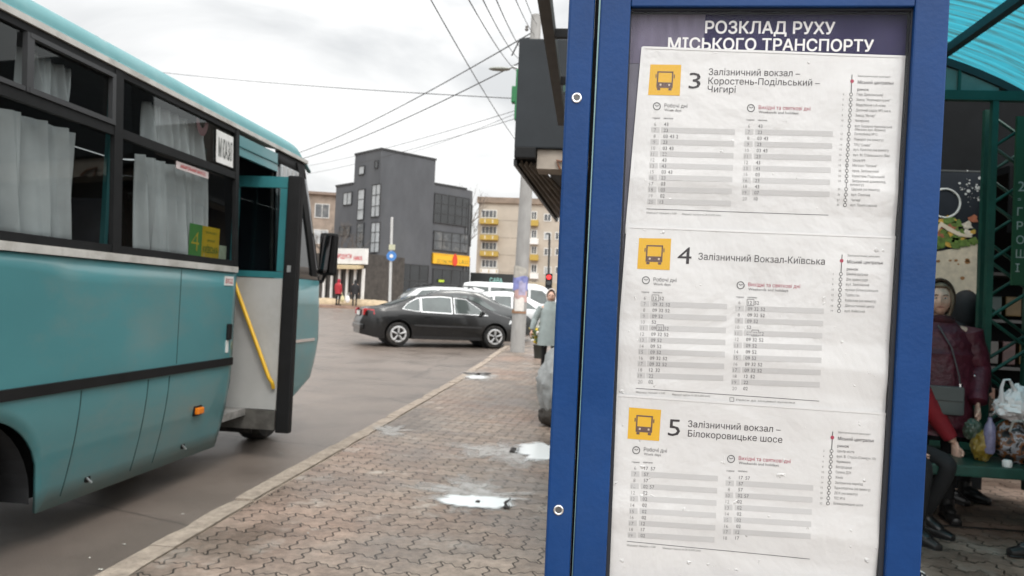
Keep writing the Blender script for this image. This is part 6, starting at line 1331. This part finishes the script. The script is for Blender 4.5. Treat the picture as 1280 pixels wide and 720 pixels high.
class Print:
    def __init__(s, root, o): s.root, s.o, s.m = root, o + .00022, {}
    def mb(s, name, m): 
        if name not in s.m: s.m[name] = (MB(), m)
        return s.m[name][0]
    def poly(s, name, m, q, lift=0, cut=1): s.mb(name, m); s.m[name][0].add([S(x, y, s.o + lift) for x, y in q], [list(range(len(q)))])
    def bar(s, name, m, q, lift=0, n=14):          # four corners TL TR BR BL, cut along its length so it can follow the paper
        vs_ = []
        for k in range(n + 1):
            t = k / n
            for (a, b) in ((q[0], q[1]), (q[3], q[2])): vs_.append(S(a[0] + (b[0] - a[0]) * t, a[1] + (b[1] - a[1]) * t, s.o + lift))
        s.mb(name, m).add(vs_, [(2 * k, 2 * k + 2, 2 * k + 3, 2 * k + 1) for k in range(n)])
    def text(s, name, m, t, x, y, h, slope=0, x1=None, bold=False, lift=.00008, lean=-.06):
        if x1 is None: x1 = x + text2d(t, bold)[2] * h / .727 * .97
        pxtext(s.mb(name, m), t, x, y, x1, y + slope * (x1 - x), h, s.o + lift, bold, (lean, 1))
    def ring(s, name, m, x, y, r, w, n=20):
        vs_ = []
        for k in range(n): a = 2 * math.pi * k / n; vs_ += [S(x + r * math.cos(a), y + r * math.sin(a), s.o + .00008), S(x + (r - w) * math.cos(a), y + (r - w) * math.sin(a), s.o + .00008)]
        s.mb(name, m).add(vs_, [(2 * k, (2 * k + 2) % (2 * n), (2 * k + 3) % (2 * n), 2 * k + 1) for k in range(n)])
    def line(s, name, m, x0, y0, x1, y1, w, lift=.00006):
        d = math.hypot(x1 - x0, y1 - y0); nx, ny = -(y1 - y0) / d * w / 2, (x1 - x0) / d * w / 2
        s.bar(name, m, [(x0 - nx, y0 - ny), (x1 - nx, y1 - ny), (x1 + nx, y1 + ny), (x0 + nx, y0 + ny)], lift, 16)
    def clock(s, x, y, r=5):
        s.ring('clock_symbols', INKM, x, y, r, 1.1); s.line('clock_symbols', INKM, x, y, x - 2.2, y - 1.6, .9); s.line('clock_symbols', INKM, x, y, x + 2.6, y - 1.2, .9)
    def icon(s, tl, tr, br, bl):
        s.bar('icon_square', ICY, [tl, tr, br, bl], .00006, 6)
        def U(u, v): a = [tl[i] + (tr[i] - tl[i]) * u for i in (0, 1)]; b_ = [bl[i] + (br[i] - bl[i]) * u for i in (0, 1)]; return (a[0] + (b_[0] - a[0]) * v, a[1] + (b_[1] - a[1]) * v)
        def box(u0, v0, u1, v1, m='icon_bus', mm=ICB, lift=.00016): s.poly(m, mm, [U(u0, v0), U(u1, v0), U(u1, v1), U(u0, v1)], lift)
        box(.24, .22, .76, .265); box(.24, .265, .285, .80 - .04); box(.715, .265, .76, .76); box(.285, .58, .715, .76); box(.27, .765, .37, .84); box(.63, .765, .73, .84); box(.19, .32, .225, .44); box(.775, .32, .81, .44)
        for u in (.34, .62): box(u, .63, u + .055, .69, 'icon_lamps', ICB2, .0002)
    def finish(s):
        for nm, (mb_, m) in s.m.items():
            mb_.v = [(v[0], v[1] - wave(Vector(v)), v[2]) for v in mb_.v]; mb_.build(nm, m, s.root)
def timetable(p, head_l, head_r, sub_l, left, right, slope, cell_w=10.5):
    """left/right: dict(h0=(x,y) first hour, h1=(x,y) last hour, mx first minute x, bar end dx, rows [(hour, 'mm mm')], boxed)"""
    for side_ in (left, right):
        rows = side_['rows']; n = len(rows)
        for k, (hr, mn) in enumerate(rows):
            t = k / (n - 1); x = side_['h0'][0] + (side_['h1'][0] - side_['h0'][0]) * t; y = side_['h0'][1] + (side_['h1'][1] - side_['h0'][1]) * t; mx_ = side_['mx'] + (side_['h1'][0] - side_['h0'][0]) * t
            if k % 2 == 1:
                p.bar('row_bands', BARC, [(x - 5.5, y - 3.9), (x + 5, y - 3.6), (x + 5, y + 3.4), (x - 5.5, y + 3.1)], 0, 3)
                L = side_['len']; p.bar('row_bands', BARC, [(mx_ - 3, y - 3.6), (mx_ - 3 + L, y - 3.6 + slope * L), (mx_ - 3 + L, y + 3.3 + slope * L), (mx_ - 3, y + 3.3)], 0, 14)
            s_ = str(hr); p.text('hours', INK, s_, x - (2.2 if len(s_) == 1 else 4.0), y + 2.3, 4.6, slope, None, True)
            for j, q in enumerate(mn.split()): p.text('minutes', INKM, q.strip('*'), mx_ + 8.1 * j, y + 2.4 + slope * 8.1 * j, 4.5, slope)
            for j, q in enumerate(mn.split()):
                if q.startswith('*'):
                    bx0, by0 = mx_ + 8.1 * j - 1.2, y - 4.0; 
                    for (a, b_, c_, d_) in ((0, 0, 8.6, .2), (8.6, .2, 8.4, 7.8), (8.4, 7.8, -.2, 7.6), (-.2, 7.6, 0, 0)): p.line('minute_boxes', INKM, bx0 + a, by0 + b_, bx0 + c_, by0 + d_, .6)
def stops(p, top, red, first, ys_, last, names, slope, nums, ndx=9, lx=None):
    x_at = lambda y: first[0] + (last[0] - first[0]) * (y - first[1]) / (last[1] - first[1])
    p.line('route_line', INKM, top[0], top[1], first[0], first[1], 1.1); p.line('route_line', INKM, first[0], first[1], last[0], last[1], .9)
    p.ring('hub_dot', PINK, red[0], red[1], 2.4, 2.4, 14)
    p.text('stop_names', INKL, 'Залізничний вокзал', red[0] + 7, red[1] - 5.5, 2.6, slope, red[0] + 48); p.text('hub_name', INK, 'Міський центральн', red[0] + 7, red[1] + 3.2, 4.3, slope, red[0] + 52); p.text('hub_name', INK, 'ринок', red[0] + 6.5, red[1] + 12, 3.6, slope, red[0] + 21)
    for k, y in enumerate(ys_):
        p.ring('stop_dots', INKM, x_at(y), y, 2.3, .8, 14)
        p.poly('stop_centres', ink('ink_white', (.68, .68, .67)), [(x_at(y) + 1.5 * math.cos(a), y + 1.5 * math.sin(a)) for a in [i * .7 for i in range(9)]], .0001)
        if names[k]: p.text('stop_names', INKL, names[k], x_at(y) + 7, y + 1.3, 3.3, slope, x_at(y) + 7 + len(names[k]) * 1.95)
        if nums: p.text('stop_numbers', INKL, str(nums[k]), x_at(y) - 10.5, y + 1, 2.6, slope)
def sheet_common(p, c1, c2, slope, red=True):
    p.clock(c1[0], c1[1]); p.clock(c2[0], c2[1])
    p.text('headings', INKM, 'Робочі дні', c1[0] + 9.5, c1[1] + 1.2, 4.8, slope, c1[0] + 38.5); p.text('headings', INKL, 'Work days', c1[0] + 9.5, c1[1] + 6.2, 3.3, slope, c1[0] + 31)
    p.text('holiday_heading', PINK, 'Вихідні та святкові дні', c2[0] + 9.6, c2[1] + 1.2, 4.8, slope, c2[0] + 75); p.text('headings', INKL, 'Weekends and holidays', c2[0] + 9.6, c2[1] + 6.4, 3.4, slope, c2[0] + 60)
    for c in (c1, c2): p.text('headings', INKL, 'години', c[0] - 5.5, c[1] + 15.8, 2.5, slope, c[0] + 4); p.text('headings', INKL, 'хвилини', c[0] + 8.5, c[1] + 16.2, 2.5, slope, c[0] + 20.5)
# sheet for route 3
Q1 = [(804, 55), (1140, 67), (1123, 297), (783, 291)]
r_ = sheet_of(1, 'topmost white sheet headed with a big 3 in the blue stand', Q1, -.0098); p = Print(r_, -.0098)
p.icon((814, 77), (853, 77.6), (851, 116.6), (811, 115.6)); p.text('route_number', INK, '3', 862, 107.5, 21, 0, 877)
for s_, a, y, b, sl in (('Залізничний вокзал –', 887.5, 90.3, 1003, .018), ('Коростень-Подільський –', 887, 101.8, 1028, .018), ('Чигирі', 886, 112.2, 921.5, .018)): p.text('route_title', INK, s_, a, y, 8.4, sl, b)
sheet_common(p, (822, 130), (941, 132.3), .03)
timetable(p, 0, 0, 0, dict(h0=(820.8, 152.5), h1=(815.5, 250.6), mx=831, len=93, rows=list(zip((6, 7, 8, 9, 10, 11, 12, 13, 15, 16, 17, 18, 19, 20), ('43', '23', '03 43 2', '23', '03 43', '23', '43', '43', '03 43', '23', '03', '03', '02', '13')))),
    dict(h0=(939.5, 154.8), h1=(934, 246.8), mx=950, len=98, rows=list(zip((6, 7, 8, 9, 10, 11, 12, 13, 15, 16, 18, 19, 20), ('43', '23', '03 43', '23', '03 43', '23', '43', '43', '03', '23', '43', '07', '10')))), .026)
p.line('foot_rule', INKM, 809, 259.6, 1039, 267.6, .7); p.text('footnote', INKL, 'Маршрут працює з 5:00', 809, 265.5, 2.4, .03, 847); p.text('footnote', INKL, 'Маршрут курсує по 28.10.2023 року', 854, 267.3, 2.4, .03, 903)
ys1 = [115, 121.6, 128.3, 135, 141.6, 148.2, 155, 165, 171.8, 178.8, 184.6, 191.5, 198.4, 204.8, 211.7, 218.4, 224.8, 235.2, 242, 248.8, 255]
nm1 = ['Парк Древлянський', 'Завод "Жовтнева кузня"', 'Відділення 1-А нова', 'Дитячий садок №2 (на в.', 'Завод "Янтар"', 'Чигиринка', 'вул. Базарно-Калинівська', 'Поліклініка №12', 'Поворот (на вимогу)', 'ТРЦ "Слава"', 'вул. Красіна (на вимогу', 'вул. М. Стальського (Вас', 'Школа №9', 'Магазин "Катана"', 'пров. Залізничний', 'Коростень-Подільський', 'Залізничний домоволод.', 'Церква (на вимогу)', 'вул. Сонячна', 'Чигирі', 'вул. Прилісовська']
stops(p, (1069, 90), (1069, 98.2), (1067.6, 115), ys1, (1059.5, 255), nm1, .03, [4, 5, 6, 7, 8, 10, 11, 12, 13, 14, 15, 16, 17, 18, 20, 22, 24, 25, 26, 27, 30]); p.text('stop_names', INKL, '(Магазин вул. Франка)', 1072, 160.5, 3.1, .03, 1111); p.text('stop_names', INKL, 'вимогу)', 1066, 230.5, 3.1, .03, 1083)
p.finish()
# sheet for route 4
Q2 = [(785, 282), (1125, 295.5), (1110, 524), (768, 504)]
r_ = sheet_of(2, 'middle white sheet headed with a big 4 in the blue stand', Q2, -.0078); p = Print(r_, -.0078)
p.icon((799.5, 296.8), (840, 297.5), (838, 337.2), (797, 335.5)); p.text('route_number', INK, '4', 847.5, 329, 22, .03, 865); p.text('route_title', INK, 'Залізничний Вокзал-Київська', 874, 324, 8.7, .041, 1033.5)
sheet_common(p, (808, 350), (927.5, 356.3), .04)
M4L = ['*12 52', '09 32 52', '09 32 52', '09 52', '52', '09 *22 52', '09 32 52', '09 52', '09 52', '09 52', '09 32 52', '09 32 52', '12 32', '22', '02']
timetable(p, 0, 0, 0, dict(h0=(807.6, 372.4), h1=(801.8, 477.9), mx=817, len=97, rows=list(zip(range(6, 21), M4L))), dict(h0=(927, 378), h1=(920.8, 486.3), mx=937, len=99, rows=list(zip(range(6, 21), M4L[:12] + ['12 52', '22', '02']))), .035)
p.line('foot_rule', INKM, 795.4, 486.3, 1026.7, 502.5, .7); p.text('footnote', INKL, 'Маршрут працює з 5:00', 795.5, 492.2, 2.4, .04, 832); p.text('footnote', INKL, 'Маршрут курсує по 28.10.2023 року', 841, 495.2, 2.4, .04, 889)
for (a, b_, c_, d_) in ((0, 0, 5, .2), (5, .2, 5, 5), (5, 5, 0, 4.8), (0, 4.8, 0, 0)): p.line('footnote', INKM, 914 + a, 498 + b_, 914 + c_, 498 + d_, .6)
p.text('footnote', INKL, 'Рейси до кінцевої зупинки', 922, 502, 2.4, .05, 996)
stops(p, (1055.6, 317.6), (1055, 325.4), (1054, 342.2), [342.2, 348.9, 355.3, 362, 368.8, 375.5, 382.2, 388.8], (1051.8, 388.8), ['Швейна фабрика', 'Дім правосуддя', 'вул. Залізнична', 'вулиця Білокоровицька', 'Турбостан', 'Київська (на вимогу)', 'Діагностичний центр', 'вул. Київська'], .035, [3, 5, 8, 10, 12, 15, 16, 19])
p.finish()
# sheet for route 5
Q3 = [(770, 494), (1111.5, 518), (1098.5, 731), (757.5, 731)]
r_ = sheet_of(3, 'lowest white sheet headed with a big 5 in the blue stand', Q3, -.0058); p = Print(r_, -.0058)
p.icon((786.8, 510), (827, 513.2), (824.5, 552.4), (784.7, 549.4)); p.text('route_number', INK, '5', 835.3, 545.5, 22, .05, 850.5); p.text('route_title', INK, 'Залізничний вокзал –', 860.5, 534.6, 8.3, .062, 977.5); p.text('route_title', INK, 'Білокоровицьке шосе', 860.5, 546.6, 8.3, .07, 979.5)
sheet_common(p, (795.7, 564), (915, 575), .065)
hl = (6, 7, 8, 10, 12, 13, 14, 15, 16, 17, 18, 19); m5 = ['17 57', '57', '57', '02 57', '02', '02', '02', '02', '02', '12', '17', '02']
timetable(p, 0, 0, 0, dict(h0=(795.2, 586.4), h1=(790.4, 670.8), mx=805.8, len=96, rows=list(zip(hl, m5))), dict(h0=(914.2, 598.2), h1=(909.2, 673.8), mx=925, len=97, rows=list(zip(hl[:11], m5[:11]))), .06)
p.line('foot_rule', INKM, 784, 678.4, 1014, 700.8, .7); p.text('footnote', INKL, 'Маршрут працює з 5:00', 784, 684.3, 2.4, .07, 820); p.text('footnote', INKL, 'Маршрут курсує по 28.10.2023 року', 829, 688, 2.4, .07, 877)
stops(p, (1043, 540.5), (1042.5, 548), (1041.5, 565), [565, 571.8, 578.3, 585, 591.6, 598.2, 604.8, 611.2, 617.8, 624.4, 631], (1037, 631), ['Центр міста', 'вул. В. Стуса (Сонячн 10)', 'Черемшина', 'Богородиця', 'Схлина ДСК', 'Хімік', 'Залізнична переїзд', 'Бджолорічна (на вимогу)', 'ДСК (на вимогу)', 'ТЕС №10', 'Білокоровицьке шосе'], .065, [2, 4, 6, 8, 10, 12, 14, 15, 18, 20, 22])
p.finish()
# front glazing of the stand: a thin clear sheet
pxbar('glazing', [(vline(790.6, 759.7, 14), 14), (vline(1140.4, 1101, 14), 14), (vline(1140.4, 1100.6, 732), 732), (vline(790.6, 760.2, 732), 732)], -.0015, .0012, glass('stand_glazing', (.98, .98, .98), .04, 1.16), dr)

# scraps of litter in the gutter and on the paving
lr = random.Random(21)
for k in range(14):
    if k < 7: x, y, z = -2.36 - lr.uniform(.04, .5), lr.uniform(3.6, 9), -.10 + .003
    else: x, y, z = lr.uniform(-1.9, -.2), lr.uniform(4.2, 9), .003
    a, L = lr.uniform(0, 3.1), lr.uniform(.012, .03)
    mb = MB().grid(lambda u, v: Vector((x + L * ((u - .5) * math.cos(a) - .5 * (v - .5) * math.sin(a)), y + L * ((u - .5) * math.sin(a) + .5 * (v - .5) * math.cos(a)), z + .006 * abs(math.sin(4 * u + 3 * v)))), 3, 3)
    tag(mb.build('litter_scrap', mat('scrap_white', (.6, .58, .53), .8)), 'tiny pale scrap of litter lying on the wet ground', 'litter', 'scraps of litter on the ground')
